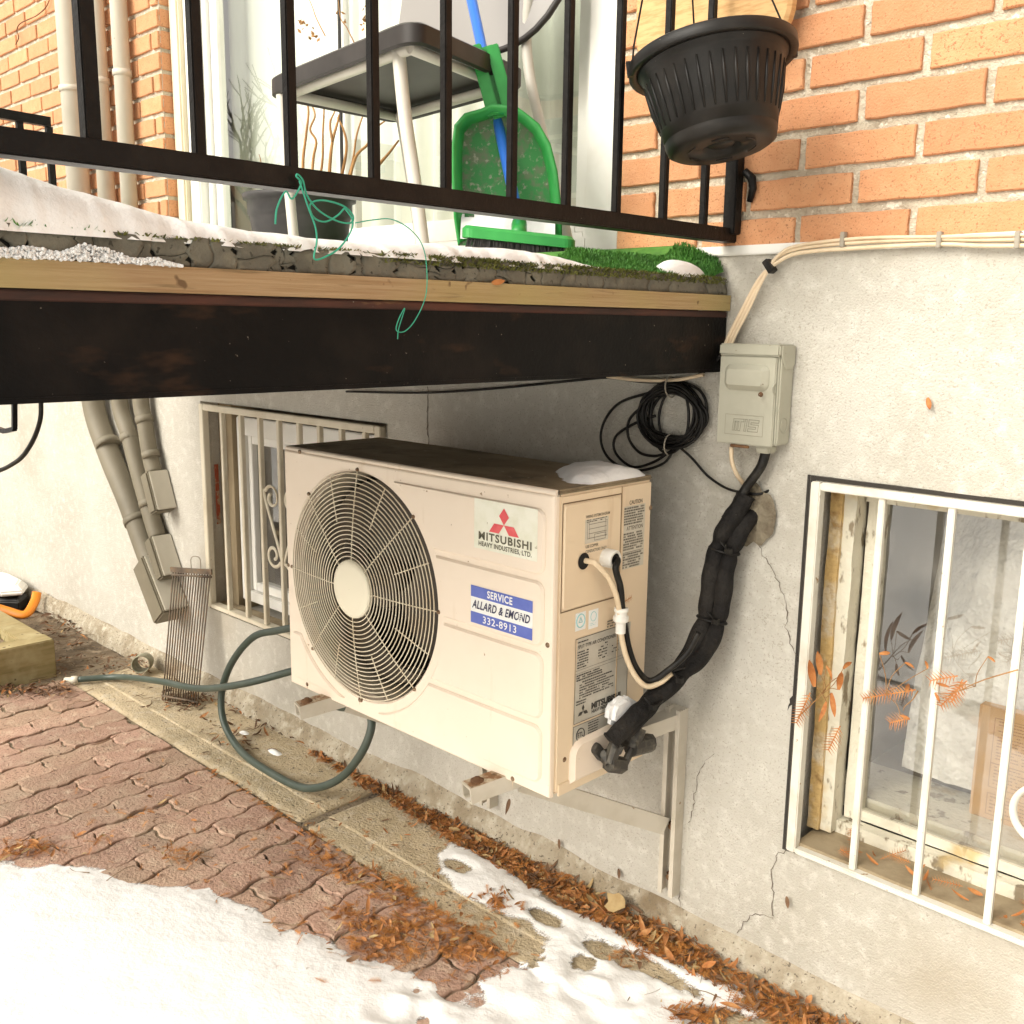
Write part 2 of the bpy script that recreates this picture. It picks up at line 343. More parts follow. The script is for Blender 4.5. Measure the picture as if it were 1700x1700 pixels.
BRISTLE = mat('bristles', (.018, .016, .015), .6, var=((.06, .05, .045), 90, .5, .7))
STRING = mat('green_string', (.03, .33, .21), .6)
HOSE = mat('hose_green', (.050, .070, .055), .45, var=((.085, .105, .085), 9, .45, .75), rvar=.08)
HOSEEND = mat('hose_fitting', (.62, .58, .47), .4)
TWIG = mat('dry_twig', (.40, .215, .075), .85, var=((.26, .13, .045), 20, .4, .7))
NEEDLE = mat('needles', (.42, .155, .03), .8, var=((.55, .26, .065), 70, .42, .7), var2=((.22, .075, .02), 40, .52, .74))
LEAF = mat('dead_leaves', (.36, .14, .04), .8, var=((.50, .26, .10), 60, .45, .7), var2=((.17, .065, .022), 38, .50, .72))
LEAFDARK = mat('dark_leaves', (.115, .06, .03), .85, var=((.20, .11, .055), 25, .42, .7))
LEAFTAN = mat('tan_leaf', (.42, .30, .14), .8, var=((.32, .20, .08), 40, .4, .7))
ORANGE = mat('orange_leaf', (.40, .14, .032), .75, var=((.50, .23, .075), 60, .4, .7), var2=((.30, .09, .02), 45, .52, .72))
ORANGEPL = mat('orange_plastic', (.85, .27, .015), .45)
WHITESHELL = mat('white_shell', (.82, .80, .75), .35)
SHELLBLACK = mat('black_shell', (.015, .014, .013), .5)
DEBRIS = mat('ground_debris', (.16, .105, .055), .9, var=((.30, .21, .12), 40, .42, .7))
CRACK = mat('crack_dark', (.15, .125, .095), .95)
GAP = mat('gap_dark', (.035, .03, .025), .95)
BARK = mat('bark', (.075, .06, .045), .9, bump=(30, .6, .02))
FARBRICK = mat('far_brick', (.42, .24, .14), .9, var=((.34, .18, .10), 1.1, .4, .7), stretch=(1, 1, 3))
FARTRIM = mat('far_trim', (.66, .62, .54), .8)
GRATEM = mat('grate_wire', (.17, .135, .10), .75, metal=.3, var=((.26, .17, .10), 40, .45, .65), var2=((.08, .06, .045), 20, .5, .7))
RUSTTOP = mat('rusty_paint', (.50, .42, .30), .8, var=((.24, .12, .05), 45, .40, .58), var2=((.12, .07, .035), 70, .55, .7))
def powder(m):
    """thin snow: lets the ground show between grains where the 'cover' attribute is low"""
    m = m.copy(); T = m.node_tree; N = T.nodes; L = T.links; b = N['Principled BSDF']
    at = N.new('ShaderNodeAttribute'); at.attribute_name = 'cover'; g = N.new('ShaderNodeNewGeometry')
    n = N.new('ShaderNodeTexNoise'); n.inputs['Scale'].default_value = 260; n.inputs['Detail'].default_value = 3; L.new(g.outputs['Position'], n.inputs['Vector'])
    su = N.new('ShaderNodeMath'); su.operation = 'SUBTRACT'; L.new(at.outputs['Fac'], su.inputs[0]); L.new(n.outputs[0], su.inputs[1])
    r = N.new('ShaderNodeMapRange'); r.inputs[1].default_value = -.22; r.inputs[2].default_value = .22; L.new(su.outputs[0], r.inputs[0]); L.new(r.outputs[0], b.inputs['Alpha']); return m
SNOWTHIN = powder(SNOW)
def set_cover(o, fn):
    me = o.data; n = len(me.vertices); co = np.empty(n*3); me.vertices.foreach_get('co', co); co = co.reshape(-1, 3)
    me.attributes.new('cover', 'FLOAT', 'POINT').data.foreach_set('value', np.asarray(fn(co), float).ravel().astype(np.float32))
# ------------------------------------------------------------------ ground, soil, slabs, pavers
ZB = 1.4645                                   # where the bricks start
g = MB(); S = 220
g.add([(-S, -S, -.03), (S, -S, -.03), (S, S, -.03), (-S, S, -.03)], [(0, 1, 2, 3)])
SNOWGROUND = mat('yard_snow', (.80, .80, .78), .85, bump=(3, .5, .05), bump2=(14, .3, .02))
struct(g.build('ground', SNOWGROUND))

def grid_sheet(name, xs, ys, hf, m, keep=None, smooth=True):
    XX, YY = np.meshgrid(xs, ys, indexing='ij'); H = hf(XX, YY); ny = len(ys)
    K = np.ones_like(H, bool) if keep is None else keep(XX, YY, H)
    q = K[:-1, :-1] | K[1:, :-1] | K[:-1, 1:] | K[1:, 1:]
    ii, jj = np.nonzero(q); base = ii*ny+jj
    F = np.stack([base, base+ny, base+ny+1, base+1], 1)
    used, inv = np.unique(F.ravel(), return_inverse=True)
    co = np.stack([XX.ravel(), YY.ravel(), H.ravel()], 1)[used]
    me = bpy.data.meshes.new(name); me.from_pydata(co.tolist(), [], inv.reshape(-1, 4).tolist())
    me.polygons.foreach_set('use_smooth', [smooth]*len(me.polygons)); me.materials.append(m); me.update()
    o = bpy.data.objects.new(name, me); COL.objects.link(o); return o

struct(grid_sheet('soil_bed', np.linspace(-5.2, -2.02, 120), np.linspace(-1.9, .02, 80),
                  lambda x, y: -.012+.02*fnoise(x*5, y*5, 3)+.012*fnoise(x*25, y*25, 5)-.02*np.clip((x+2.10)/.1, 0, 1), SOIL))
struct(MB().box((-2.25, -2.2, -.028), (2.9, -.005, -.0072)).build('paving_bed', JOINT))

path = struct(bpy.data.objects.new('slab_path', None)); COL.objects.link(path)
def slab(x0, x1, dz, sk, seed):
    """kerb slab along the wall: flat field, a shallow scored line and a slightly lower outer lip"""
    xs = np.arange(x0, x1+.001, .018); ys = np.concatenate([np.linspace(-.316, -.240, 6), np.linspace(-.2365, -.2335, 3), np.linspace(-.228, -.004, 14)])
    XX, YY = np.meshgrid(xs, ys, indexing='ij')
    H = dz+.006*fnoise(XX*7, YY*7, seed)+.002*fnoise(XX*40, YY*40, seed+3)-.0035*(YY < -.235)-.003*(abs(YY+.235) < .0012)
    ch = .02*np.clip(fnoise(XX[:, 0]*9, XX[:, 0]*0+seed, 9)-.12, 0, 1)
    YS = YY+sk*(XX-x0); YS[:, 0] += ch; H[:, 0] -= .006; H[0, :] -= .006; H[-1, :] -= .006
    ny = len(ys); nx = len(xs); vs = list(zip(XX.ravel(), YS.ravel(), H.ravel())); fs = [(i*ny+j, (i+1)*ny+j, (i+1)*ny+j+1, i*ny+j+1) for i in range(nx-1) for j in range(ny-1)]
    m = MB(); m.add(vs, fs, True)
    def skirt(idx):
        o = len(m.v); m.v += [(m.v[i][0], m.v[i][1], -.035) for i in idx]
        for k in range(len(idx)-1): m.f.append((idx[k], idx[k+1], o+k+1, o+k)); m.sm.append(False)
    skirt([i*ny for i in range(nx)]); skirt([j for j in range(ny)]); skirt([(nx-1)*ny+j for j in range(ny)])
    return m.build('slab', CONCRETE, path)
slab(-2.10, -.612, .004, .006, 1); slab(-.598, .92, .001, -.004, 2); slab(.934, 2.5, .002, .0, 3)

patio = struct(bpy.data.objects.new('paver_patio', None)); COL.objects.link(patio)
def clip(poly, ymax):
    out = []
    for i in range(len(poly)):
        a, b = poly[i], poly[(i+1) % len(poly)]
        if a[1] <= ymax: out.append(a)
        if (a[1] <= ymax) != (b[1] <= ymax):
            t = (ymax-a[1])/(b[1]-a[1]); out.append((a[0]+(b[0]-a[0])*t, ymax))
    return out
PL, PW, RT = .226, .1055, RAD(4.5)
def wv(t, amp):                               # trapezoid zigzag
    t = t % 1; return amp*(max(-1, min(1, 2.6*(abs(t*4-2)-1))))
def paver(i, j):
    """one wavy interlocking paver: row i along x, stone j along y"""
    off = .5*(i % 2); g_ = .0034; pts = []; y0, y1 = (j+off)*PL, (j+off+1)*PL; x0, x1 = i*PW, (i+1)*PW
    n = 14
    for k in range(n+1): t = y0+g_+(y1-y0-2*g_)*k/n; pts.append((x1-g_+wv(t/(PL/2)+.25, .0065), t))
    for k in range(1, 8): t = x1+(x0-x1)*k/8; pts.append((t, y1-g_+wv((t-x0)/PW, .0075)*math.sin(math.pi*k/8)))
    for k in range(n+1): t = y1-g_-(y1-y0-2*g_)*k/n; pts.append((x0+g_+wv(t/(PL/2)+.25, .0065), t))
    for k in range(1, 8): t = x0+(x1-x0)*k/8; pts.append((t, y0+g_+wv((t-x0)/PW, .0075)*math.sin(math.pi*k/8)))
    r = random.Random(i*100+j); jx, jy, ja = r.uniform(-.002, .002), r.uniform(-.003, .003), r.uniform(-.012, .012)
    cx, cy = (x0+x1)/2, (y0+y1)/2; o = []
    for a, b in pts:
        a2 = cx+(a-cx)*math.cos(ja)-(b-cy)*math.sin(ja)+jx; b2 = cy+(a-cx)*math.sin(ja)+(b-cy)*math.cos(ja)+jy
        o.append((-1.19+a2*math.cos(RT)-b2*math.sin(RT), -.52+a2*math.sin(RT)+b2*math.cos(RT)))
    return o
npav = 0
cand = []
for i in range(-10, 22):
    for j in range(-5, 3):
        p = clip(paver(i, j), -.322-.003*math.sin(i*1.7))
        if len(p) < 6: continue
        A = abs(sum(p[k-1][0]*p[k][1]-p[k][0]*p[k-1][1] for k in range(len(p))))/2
        if A < .0012: continue
        cx = sum(a for a, b in p)/len(p); cy = sum(b for a, b in p)/len(p)
        if cx < -2.12: continue
        cand.append((cx, cy, p, i, j))
for cx, cy, p, i, j in cand:
    q = []
    for a in p:
        if not q or (a[0]-q[-1][0])**2+(a[1]-q[-1][1])**2 > 2e-6: q.append(a)
    r = random.Random(i*31+j*7); zt = r.uniform(-.0035, .002); tx, ty = r.uniform(-.02, .02), r.uniform(-.02, .02)
    m = MB(); m.prism(q, (0, 0, 0), X, Y, Z, -.012, 0, .0024)
    m.v = [(a, b, c+(zt+tx*(a-cx)+ty*(b-cy) if c > -.01 else 0)) for a, b, c in m.v]
    m.build('paver', PAVER, patio)

# ------------------------------------------------------------------ foundation wall with two window openings
RW = (.629, 1.70, .302, 1.052)                # right opening x0 x1 z0 z1
LW = (-1.622, -.618, .322, 1.050)
wall = thing('foundation_wall', 'grey cracked stucco foundation wall under the brickwork', 'wall', (0, 0, 0))
def wall_sheet():
    step = .03
    xs = sorted(set(list(np.round(np.arange(-6, 3.2, step), 4))+[RW[0], RW[1], LW[0], LW[1]]))
    zs = sorted(set(list(np.round(np.arange(.0, ZB-.01, step), 4))+[RW[2], RW[3], LW[2], LW[3], ZB+.002, -.05]))
    idx = {}; m = MB()
    xa = np.array(xs)[:, None]+0*np.array(zs)[None]; za = np.array(zs)[None]+0*xa
    D = .009*fnoise(xa*2.1, za*2.1, 11)+.003*fnoise(xa*11, za*11, 12)
    def holes(x, z): return any(a[0]-1e-6 < x < a[1] and a[2]-1e-6 < z < a[3] for a in (RW, LW))
    for i, x in enumerate(xs):
        for j, z in enumerate(zs):
            idx[i, j] = len(m.v)
            if z > ZB-.05: d = D[i, j]*.3
            else: d = D[i, j]
            m.v.append((x, float(d), z))
    for i in range(len(xs)-1):
        for j in range(len(zs)-1):
            if holes((xs[i]+xs[i+1])/2, (zs[j]+zs[j+1])/2): continue
            m.f.append((idx[i, j], idx[i+1, j], idx[i+1, j+1], idx[i, j+1])); m.sm.append(True)
    for a in (RW, LW):                        # reveals
        d = .16
        for q0, q1 in (((a[0], a[2]), (a[0], a[3])), ((a[0], a[3]), (a[1], a[3])), ((a[1], a[3]), (a[1], a[2])), ((a[1], a[2]), (a[0], a[2]))):
            m.add([(q0[0], -.003, q0[1]), (q1[0], -.003, q1[1]), (q1[0], d, q1[1]), (q0[0], d, q0[1])], [(0, 1, 2, 3)])
    return m
wall_sheet().build('stucco_face', PLASTER, wall)
m = MB(); xs = np.arange(-6, 3.21, .025)
for x in xs:
    n1 = float(fnoise(x*6, 0, 21)); n2 = float(fnoise(x*14, 3, 22))
    for y, z in ((.004, .075+.02*n1), (-.008, .058+.016*n1), (-.024-.008*n2, .03+.012*n2), (-.033-.016*n1, -.012)): m.v.append((x, y, z))
for i in range(len(xs)-1):
    for k in range(3): m.f.append((i*4+k, (i+1)*4+k, (i+1)*4+k+1, i*4+k+1)); m.sm.append(True)
m.build('base_fillet', PLASTER_BASE, wall)
MB().box((-6, -.008, ZB-.012), (3.2, .004, ZB+.006)).build('top_flashing', WHITEP, wall, bevel=.002)

m = MB(); m.box((.622, -.002, 1.0445), (1.72, .006, 1.0525)); m.box((.622, -.002, .300), (.6355, .006, 1.0443)); m.build('painted_gap_shadow', GAP, wall)  # dark strips painting the shadow gap above and left of the right grille
def crack(pts, w, m=CRACK, y=-.0075, parent=wall, name='crack', seed=0):
    r = random.Random(seed); P2 = []
    for a, b in zip(pts[:-1], pts[1:]):
        a, b = V(a), V(b); n = max(2, int((b-a).length/.008))
        for k in range(n): P2.append(a.lerp(b, k/n)+V((r.uniform(-.0035, .0035), 0, r.uniform(-.0035, .0035))))
    P2.append(V(pts[-1])); mb = MB(); n = len(P2); vs = []
    for i, p in enumerate(P2):
        d = (P2[min(n-1, i+1)]-P2[max(0, i-1)]).normalized(); s_ = V((d.z, 0, -d.x)); ww = (w(i/(n-1)) if callable(w) else w)*(.15+1.3*r.random())
        yy = .009*float(fnoise(p.x*2.1, p.z*2.1, 11))+.003*float(fnoise(p.x*11, p.z*11, 12))-.0014
        vs += [V((p.x, yy, p.z))+s_*ww, V((p.x, yy, p.z))-s_*ww]
    mb.add(vs, [(2*i, 2*i+1, 2*i+3, 2*i+2) for i in range(n-1)])
    return mb.build(name, m, parent)
def WP(*q): return [P(a, b, 'y', 0) for a, b in q]
crack(WP((1254, 890), (1268, 920), (1283, 945), (1300, 980), (1308, 1000), (1306, 1040), (1315, 1075), (1325, 1090)), .0009, seed=1)
crack(WP((1322, 1085), (1328, 1100), (1326, 1130), (1318, 1160), (1308, 1180)), lambda t: .0058*math.sin(math.pi*min(1, t*.95+.05)), GAP, seed=2)
crack(WP((1312, 1408), (1290, 1420), (1280, 1445), (1284, 1480), (1282, 1515), (1286, 1520)), .0009, seed=3)
crack(WP((1286, 1522), (1255, 1515), (1236, 1530), (1225, 1548)), .0008, seed=4)
crack(WP((1186, 1252), (1165, 1270), (1157, 1300), (1152, 1345), (1144, 1365)), .0009, seed=5)
crack(WP((1129, 1480), (1131, 1505), (1124, 1520), (1122, 1548)), .0009, seed=6)
crack(WP((710, 640), (712, 665), (709, 700), (713, 742)), .0016, seed=7)
crack(WP((265, 780), (285, 830), (280, 860)), .0015, seed=9)
crack(WP((80, 985), (140, 1030), (210, 1070)), .0012, seed=10)
def stain_patch(cx, cz, rx, rz, m, seed, y=-.009):
    mb = MB(); n = 40; vs = [(cx, y-.003, cz)]
    for k in range(n):
        a = 2*math.pi*k/n; q = .75+.55*(float(vnoise(math.cos(a)*2.2+5, math.sin(a)*2.2+5, seed)))
        vs.append((cx+rx*q*math.cos(a), y+.006, cz+rz*q*math.sin(a)))
    mb.add(vs, [(0, 1+k, 1+(k+1) % n) for k in range(n)], True); return mb
PATCHM = mat('mortar_patch', (.25, .215, .15), .95, var=((.15, .12, .08), 22, .4, .65), bump=(70, .9, .012))
pc = P(1258, 850, 'y', 0); stain_patch(pc.x, pc.z, .036, .062, PATCHM, 5, -.016).build('mortar_patch', PATCHM, wall)

# ------------------------------------------------------------------ brickwork with the door opening
DO = (-1.792, .150)                            # door opening in x
bw = thing('brick_wall', 'orange brick wall with wide cream mortar joints above the stucco', 'wall', (0, 0, ZB))
CH, BL, JT = .067, .2097, .0150
TOP0 = 1.7852
m = MB()
m.box((-6, .004, ZB-.004), (DO[0], .2, 4.2)); m.box((DO[1], .004, ZB-.004), (3.2, .2, 4.2)); m.box((DO[0], .004, 3.5), (DO[1], .2, 4.2))
m.build('mortar', MORTAR, bw)
def brick_mesh(w, k):
    """fired brick with worn, slightly wavy arrises"""
    r = random.Random(k); h = CH-JT; mb = MB(); n = 8; rings = []
    out = []
    for i in range(n+1): out.append((-w/2+w*i/n, -h/2))
    for i in range(1, 4): out.append((w/2, -h/2+h*i/4))
    for i in range(n+1): out.append((w/2-w*i/n, h/2))
    for i in range(1, 4): out.append((-w/2, h/2-h*i/4))
    o2 = [(a+r.uniform(-.0011, .0011), b+r.uniform(-.0011, .0011)) for a, b in out]
    mb.prism(o2, (0, 0, 0), X, Z, -Y, -.02, .0040, .0020); return mb.mesh('brick', BRICK)
BM = {}
def bmesh_for(w, k):
    key = (round(w, 3), k % 6)
    if key not in BM: BM[key] = brick_mesh(key[0], key[1])
    return BM[key]
allb = []
for c in range(-5, 36):
    zc = TOP0-.5*(CH-JT)+c*CH
    if zc < ZB: continue
    for i in range(-34, 13):
        x0 = .7791+i*BL+(BL/2 if c % 2 else 0)+JT/2; x1 = x0+BL-JT
        for a, b in ((-5.95, DO[0]-.0005), (DO[1]+.0005, 3.15)):
            u, v = max(x0, a), min(x1, b)
            if v-u < .02: continue
            if zc > 3.5: continue
            allb.append(((u+v)/2, zc, v-u))
def visw(b):
    d = V((b[0], 0, b[1]))-CAM; z = d.dot(CF); u = d.dot(CR)/z*F_PX; w_ = d.dot(CU)/z*F_PX
    return max(abs(u), abs(w_))+.0001*d.length
allb.sort(key=visw)
for k, (x, z, w) in enumerate(allb[:300]):
    link('brick', bmesh_for(w, k*7+int(z*100)), bw, V((x, rnd.uniform(-.0015, .0015), z+rnd.uniform(-.0012, .0012))))
m = MB()
for x, z, w in allb[300:]: m.box((x-w/2, -.004, z-(CH-JT)/2), (x+w/2, .01, z+(CH-JT)/2))
tag(m.build('far_bricks', BRICK, bw), kind='stuff')
# bricks seen end-on in the left reveal of the door opening
for c in range(-5, 20):
    zc = TOP0-.5*(CH-JT)+c*CH
    if zc < ZB: continue
    MB().box((DO[0]-.01, .006, zc-.0272), (DO[0]+.004, .085, zc+.0272)).build('reveal_brick', BRICK, bw, bevel=.002)

# ------------------------------------------------------------------ patio door
door = thing('patio_door', 'white framed sliding glass patio door with pale curtains above the balcony', 'door', (-.8, .1, ZB))
DZ0, DZ1 = 1.482, 3.49
f = MB(); f.box((DO[0]+.004, .035, ZB), (DO[0]+.060, .16, DZ1)); f.build('left_brickmould', CREAMFR, door, bevel=.006)
f = MB(); f.box((DO[0]+.062, .055, DZ0), (DO[0]+.125, .16, DZ1)); f.build('frame_jamb', WHITEP, door, bevel=.004)
f = MB(); f.box((DO[0]+.127, .085, DZ0+.02), (DO[0]+.150, .155, DZ1)); f.build('frame_jamb', WHITEP, door, bevel=.003)
f = MB(); f.box((.045, .02, ZB), (DO[1]-.002, .16, DZ1)); f.build('frame_jamb', WHITEP, door, bevel=.006)
f = MB(); f.box((.012, .055, DZ0), (.043, .16, DZ1)); f.build('frame_jamb', WHITEP, door, bevel=.003)
f = MB(); f.box((DO[0]+.062, .030, ZB+.002), (.043, .17, DZ0+.028)); f.build('sill_track', WHITEP, door, bevel=.004)
f = MB(); f.box((DO[0]+.062, .060, DZ0+.029), (.010, .075, DZ0+.042)); f.build('sill_track', WHITEP, door, bevel=.002)
f = MB(); f.box((DO[0]+.062, .030, DZ1-.05), (.043, .17, DZ1)); f.build('head_frame', WHITEP, door, bevel=.004)
xm = -.905
for (a, b, y) in ((DO[0]+.152, xm+.03, .112), (xm-.03, .010, .092)):
    sa = MB(); z0, z1 = DZ0+.043, DZ1-.06; s_ = .042
    sa.box((a, y-.012, z0), (a+s_, y+.012, z1)); sa.box((b-s_, y-.012, z0), (b, y+.012, z1)); sa.box((a+s_, y-.0115, z0), (b-s_, y+.0115, z0+.055)); sa.box((a+s_, y-.0115, z1-.05), (b-s_, y+.0115, z1))
    sh = sa.build('door_sash', WHITEP, door, bevel=.002)
    MB().add([(a+s_, y, z0+.055), (b-s_, y, z0+.055), (b-s_, y, z1-.05), (a+s_, y, z1-.05)], [(0, 1, 2, 3)]).build('pane', GLASS, sh)
MB().box((xm-.004, .074, DZ0+.05), (xm+.004, .0795, DZ1-.06)).build('meeting_seal', SHELLBLACK, door)
cu = MB(); xs = np.linspace(-.86, .06, 190)
for x in xs:
    yy = .215+.018*math.sin(x*62+1.3*math.sin(x*9))
    cu.v += [(x, yy, DZ0+.03), (x, yy+.004, DZ1)]
cu.f = [(2*i, 2*i+2, 2*i+3, 2*i+1) for i in range(len(xs)-1)]; cu.sm = [True]*len(cu.f)
tag(cu.build('curtain', CURTAIN), 'pale pleated curtain behind the right panel of the patio door', 'curtain')
cu = MB(); xs = np.linspace(-1.77, -.84, 170)
for x in xs:
    yy = .245+.010*math.sin(x*48+1.1*math.sin(x*7)); cu.v += [(x, yy, DZ0+.03), (x, yy+.004, DZ1)]
cu.f = [(2*i, 2*i+2, 2*i+3, 2*i+1) for i in range(len(xs)-1)]; cu.sm = [True]*len(cu.f)
tag(cu.build('curtain', CURTAIN), 'pale sheer curtain behind the left panel of the patio door', 'curtain')
r_ = MB(); r_.box((-2.2, .205, ZB-.3), (.5, 1.7, 3.8)); r_.f.pop(2); r_.sm.pop()
struct(r_.build('room_back_wall', INTERIOR))
# ------------------------------------------------------------------ basement windows
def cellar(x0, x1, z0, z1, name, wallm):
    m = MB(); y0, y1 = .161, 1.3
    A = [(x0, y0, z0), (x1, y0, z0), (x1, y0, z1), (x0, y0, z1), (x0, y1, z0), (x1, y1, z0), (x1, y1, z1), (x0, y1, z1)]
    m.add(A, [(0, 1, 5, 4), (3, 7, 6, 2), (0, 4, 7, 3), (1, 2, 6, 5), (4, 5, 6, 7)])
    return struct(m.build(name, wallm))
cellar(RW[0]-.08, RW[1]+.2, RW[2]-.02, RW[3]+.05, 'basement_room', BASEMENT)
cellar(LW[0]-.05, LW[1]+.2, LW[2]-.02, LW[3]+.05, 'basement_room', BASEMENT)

rwin = thing('basement_window', 'old basement window with peeling cream wooden frame beside the air conditioner', 'window', (1.1, .1, RW[2]))
x0, x1, z0, z1 = RW
def wobble(m, amp, sc, seed):
    a = np.array(m.v); n = len(a)
    a[:, 1] += amp*fnoise(a[:, 0]*sc+a[:, 1]*3, a[:, 2]*sc, seed)*2; a[:, 0] += amp*fnoise(a[:, 2]*sc, a[:, 1]*sc+3, seed+1)*2; m.v = [tuple(p) for p in a.tolist()]; return m
def strip(a, b, hw, hh, up=Z, n=24):
    m = MB(); a, b = V(a), V(b)
    for i in range(n): m.bar(a.lerp(b, i/n), a.lerp(b, (i+1)/n), hw, hh, up)
    m2 = MB(); d = (b-a).normalized(); r = d.cross(up).normalized(); u = r.cross(d)
    for i in range(n+1):
        p = a.lerp(b, i/n); m2.v += [tuple(p+r*hw+u*hh), tuple(p-r*hw+u*hh), tuple(p-r*hw-u*hh), tuple(p+r*hw-u*hh)]
    for i in range(n):
        for k in range(4): m2.f.append((i*4+k, i*4+(k+1) % 4, (i+1)*4+(k+1) % 4, (i+1)*4+k)); m2.sm.append(False)
    m2.f += [(0, 1, 2, 3), tuple(n*4+k for k in (3, 2, 1, 0))]; m2.sm += [False, False]
    return m2
wobble(strip((x0+.022, .072, z0+.03), (x0+.022, .072, z1), .012, .010, Y, 30), .0028, 22, 31).build('yellowed_caulk', YELLOWF, rwin)
wobble(strip((x0+.042, .092, z0+.03), (x0+.042, .092, z1), .016, .022, Y, 30), .002, 26, 33).build('frame_stile', PEEL, rwin)
wobble(strip((x0+.078, .125, z0+.055), (x0+.078, .125, z1-.03), .014, .016, Y, 30), .002, 26, 35).build('sash_stile', PEEL, rwin)
wobble(strip((x0+.02, .092, z1-.016), (x1, .092, z1-.016), .022, .015, Z, 40), .003, 24, 36).build('head_frame', PEEL, rwin)
wobble(strip((x0+.06, .120, z1-.042), (x1, .120, z1-.042), .016, .011, Z, 40), .004, 30, 37).build('peeling_head', PEEL, rwin)
wobble(strip((x0+.02, .062, z0+.012), (x1, .062, z0+.012), .062, .012, Z, 40), .003, 18, 38).build('window_sill', RAWWOOD, rwin)
wobble(strip((x0+.02, .106, z0+.037), (x1, .106, z0+.037), .014, .013, Z, 40), .003, 26, 39).build('sash_rail', PEEL, rwin)
wobble(strip((x0+.064, .132, z0+.062), (x1, .132, z0+.062), .010, .010, Z, 40), .0025, 30, 40).build('sash_rail', PEEL, rwin)
MB().add([(x0+.09, .13, z0+.07), (x1, .13, z0+.07), (x1, .13, z1-.05), (x0+.09, .13, z1-.05)], [(0, 1, 2, 3)]).build('pane', GLASS_OLD, rwin)
# inside the right window: sheet of plastic, carton, back ledge
sh = grid_sheet('plastic_sheet', np.linspace(x0+.10, x1+.15, 60), np.linspace(0, 1, 50), lambda x, y: y*0, BAG)
me = sh.data; co = np.empty(len(me.vertices)*3); me.vertices.foreach_get('co', co); co = co.reshape(-1, 3)
t = co[:, 1].copy(); u = co[:, 0].copy()
co[:, 2] = z0+.115+t*(z1-z0-.12); co[:, 1] = .285+.03*t+.03*fnoise(u*6, t*4, 41)+.02*fnoise(u*18, t*13, 42)+.30*np.clip(.22-(u-x0-.1)/.45+.5*(t-.6), 0, 1)
me.vertices.foreach_set('co', co.ravel()); me.update()
tag(sh, 'crumpled grey white plastic sheet behind the old basement window', 'sheet')
wobble(strip((x0+.0, .235, z0+.072), (x1+.1, .235, z0+.072), .085, .016, Z, 40), .003, 18, 45).build('inner_ledge', PEEL, rwin)
bx = thing('carton', 'tan cardboard carton with printed panels inside the barred basement window', 'box', (1.15, .24, z0+.09))
q0_ = P(1606, 1366, 'y', .236); q1_ = P(1640, 1172, 'y', .236); cb0, cb1 = V((q0_.x, .236, q0_.z-.004)), V((q0_.x+.46, .262, q1_.z))
MB().box(cb0, cb1).build('carton_body', CARD, bx, bevel=.002)
def textmesh(s, size, bold=0, ext=0, sx=1.0, align='LEFT', spacing=1.0):
    cu = bpy.data.curves.new('t', 'FONT'); cu.body = s; cu.size = size; cu.offset = bold; cu.align_x = align; cu.align_y = 'CENTER'; cu.space_character = spacing; cu.resolution_u = 3
    o = bpy.data.objects.new('t', cu); COL.objects.link(o)
    me = bpy.data.meshes.new_from_object(o); vs = [(v.co.x*sx, v.co.y) for v in me.vertices]; fs = [tuple(p.vertices) for p in me.polygons]
    bpy.data.objects.remove(o); bpy.data.meshes.remove(me); bpy.data.curves.remove(cu); return vs, fs
def letter(mb, s, c, u, v, w, size, bold=0, sx=1.0, align='CENTER', shear=0, h=.0004, spacing=1.0, fit=None):
    vs, fs = textmesh(s, size, bold, sx=sx, align=align, spacing=spacing)
    if fit:
        a = min(p[0] for p in vs); b = max(p[0] for p in vs); k = fit/(b-a); vs = [(p[0]*k, p[1]) for p in vs]
    c = V(c); mb.add([c+u*(a+b*shear)+v*b+w*h for a, b in vs], fs); return mb
def dashes(mb, c, u, v, w, width, rows, dy, th, seed=0, fill=.8, h=.0004, ragged=.2):
    """rows of small unreadable print"""
    r = random.Random(seed); c = V(c)
    for k in range(rows):
        x = 0; W_ = width*(1-ragged*r.random())
        while x < W_:
            l = r.uniform(.0012, .0065)
            if r.random() < fill:
                a = min(l, W_-x); o = c+u*x-v*(dy*k)+w*h
                mb.add([o-v*th*.5, o+u*a-v*th*.5, o+u*a+v*th*.5, o+v*th*.5], [(0, 1, 2, 3)])
            x += l+.0009
def frame2(mb, c, u, v, w, a0, b0, a1, b1, t, h=.0004):
    c = V(c)
    for p, q, r, s_ in ((a0, b0, a1, b0+t), (a0, b1-t, a1, b1), (a0, b0+t, a0+t, b1-t), (a1-t, b0+t, a1, b1-t)):
        mb.add([c+u*p+v*q+w*h, c+u*r+v*q+w*h, c+u*r+v*s_+w*h, c+u*p+v*s_+w*h], [(0, 1, 2, 3)])
pr = MB(); c0 = V((cb0.x, cb0.y, cb0.z)); w_ = -Y
frame2(pr, c0, X, Z, w_, .03, .092, .33, .232, .0012); frame2(pr, c0, X, Z, w_, .03, .036, .33, .080, .0012); frame2(pr, c0, X, Z, w_, .031, .140, .33, .142, .001)
dashes(pr, c0+X*.038+Z*.226, X, Z, w_, .26, 13, .0062, .0024, 3, .85); dashes(pr, c0+X*.038+Z*.135, X, Z, w_, .26, 6, .0068, .0024, 4, .85); dashes(pr, c0+X*.036+Z*.073, X, Z, w_, .26, 5, .0072, .0026, 5, .85)
letter(pr, 'DW', c0+X*.033+Z*.017, X, Z, w_, .026, .0006); letter(pr, '13', c0+X*.098+Z*.017, X, Z, w_, .026, .0006)
pr.build('print', mat('carton_print', (.33, .17, .07), .9), bx)

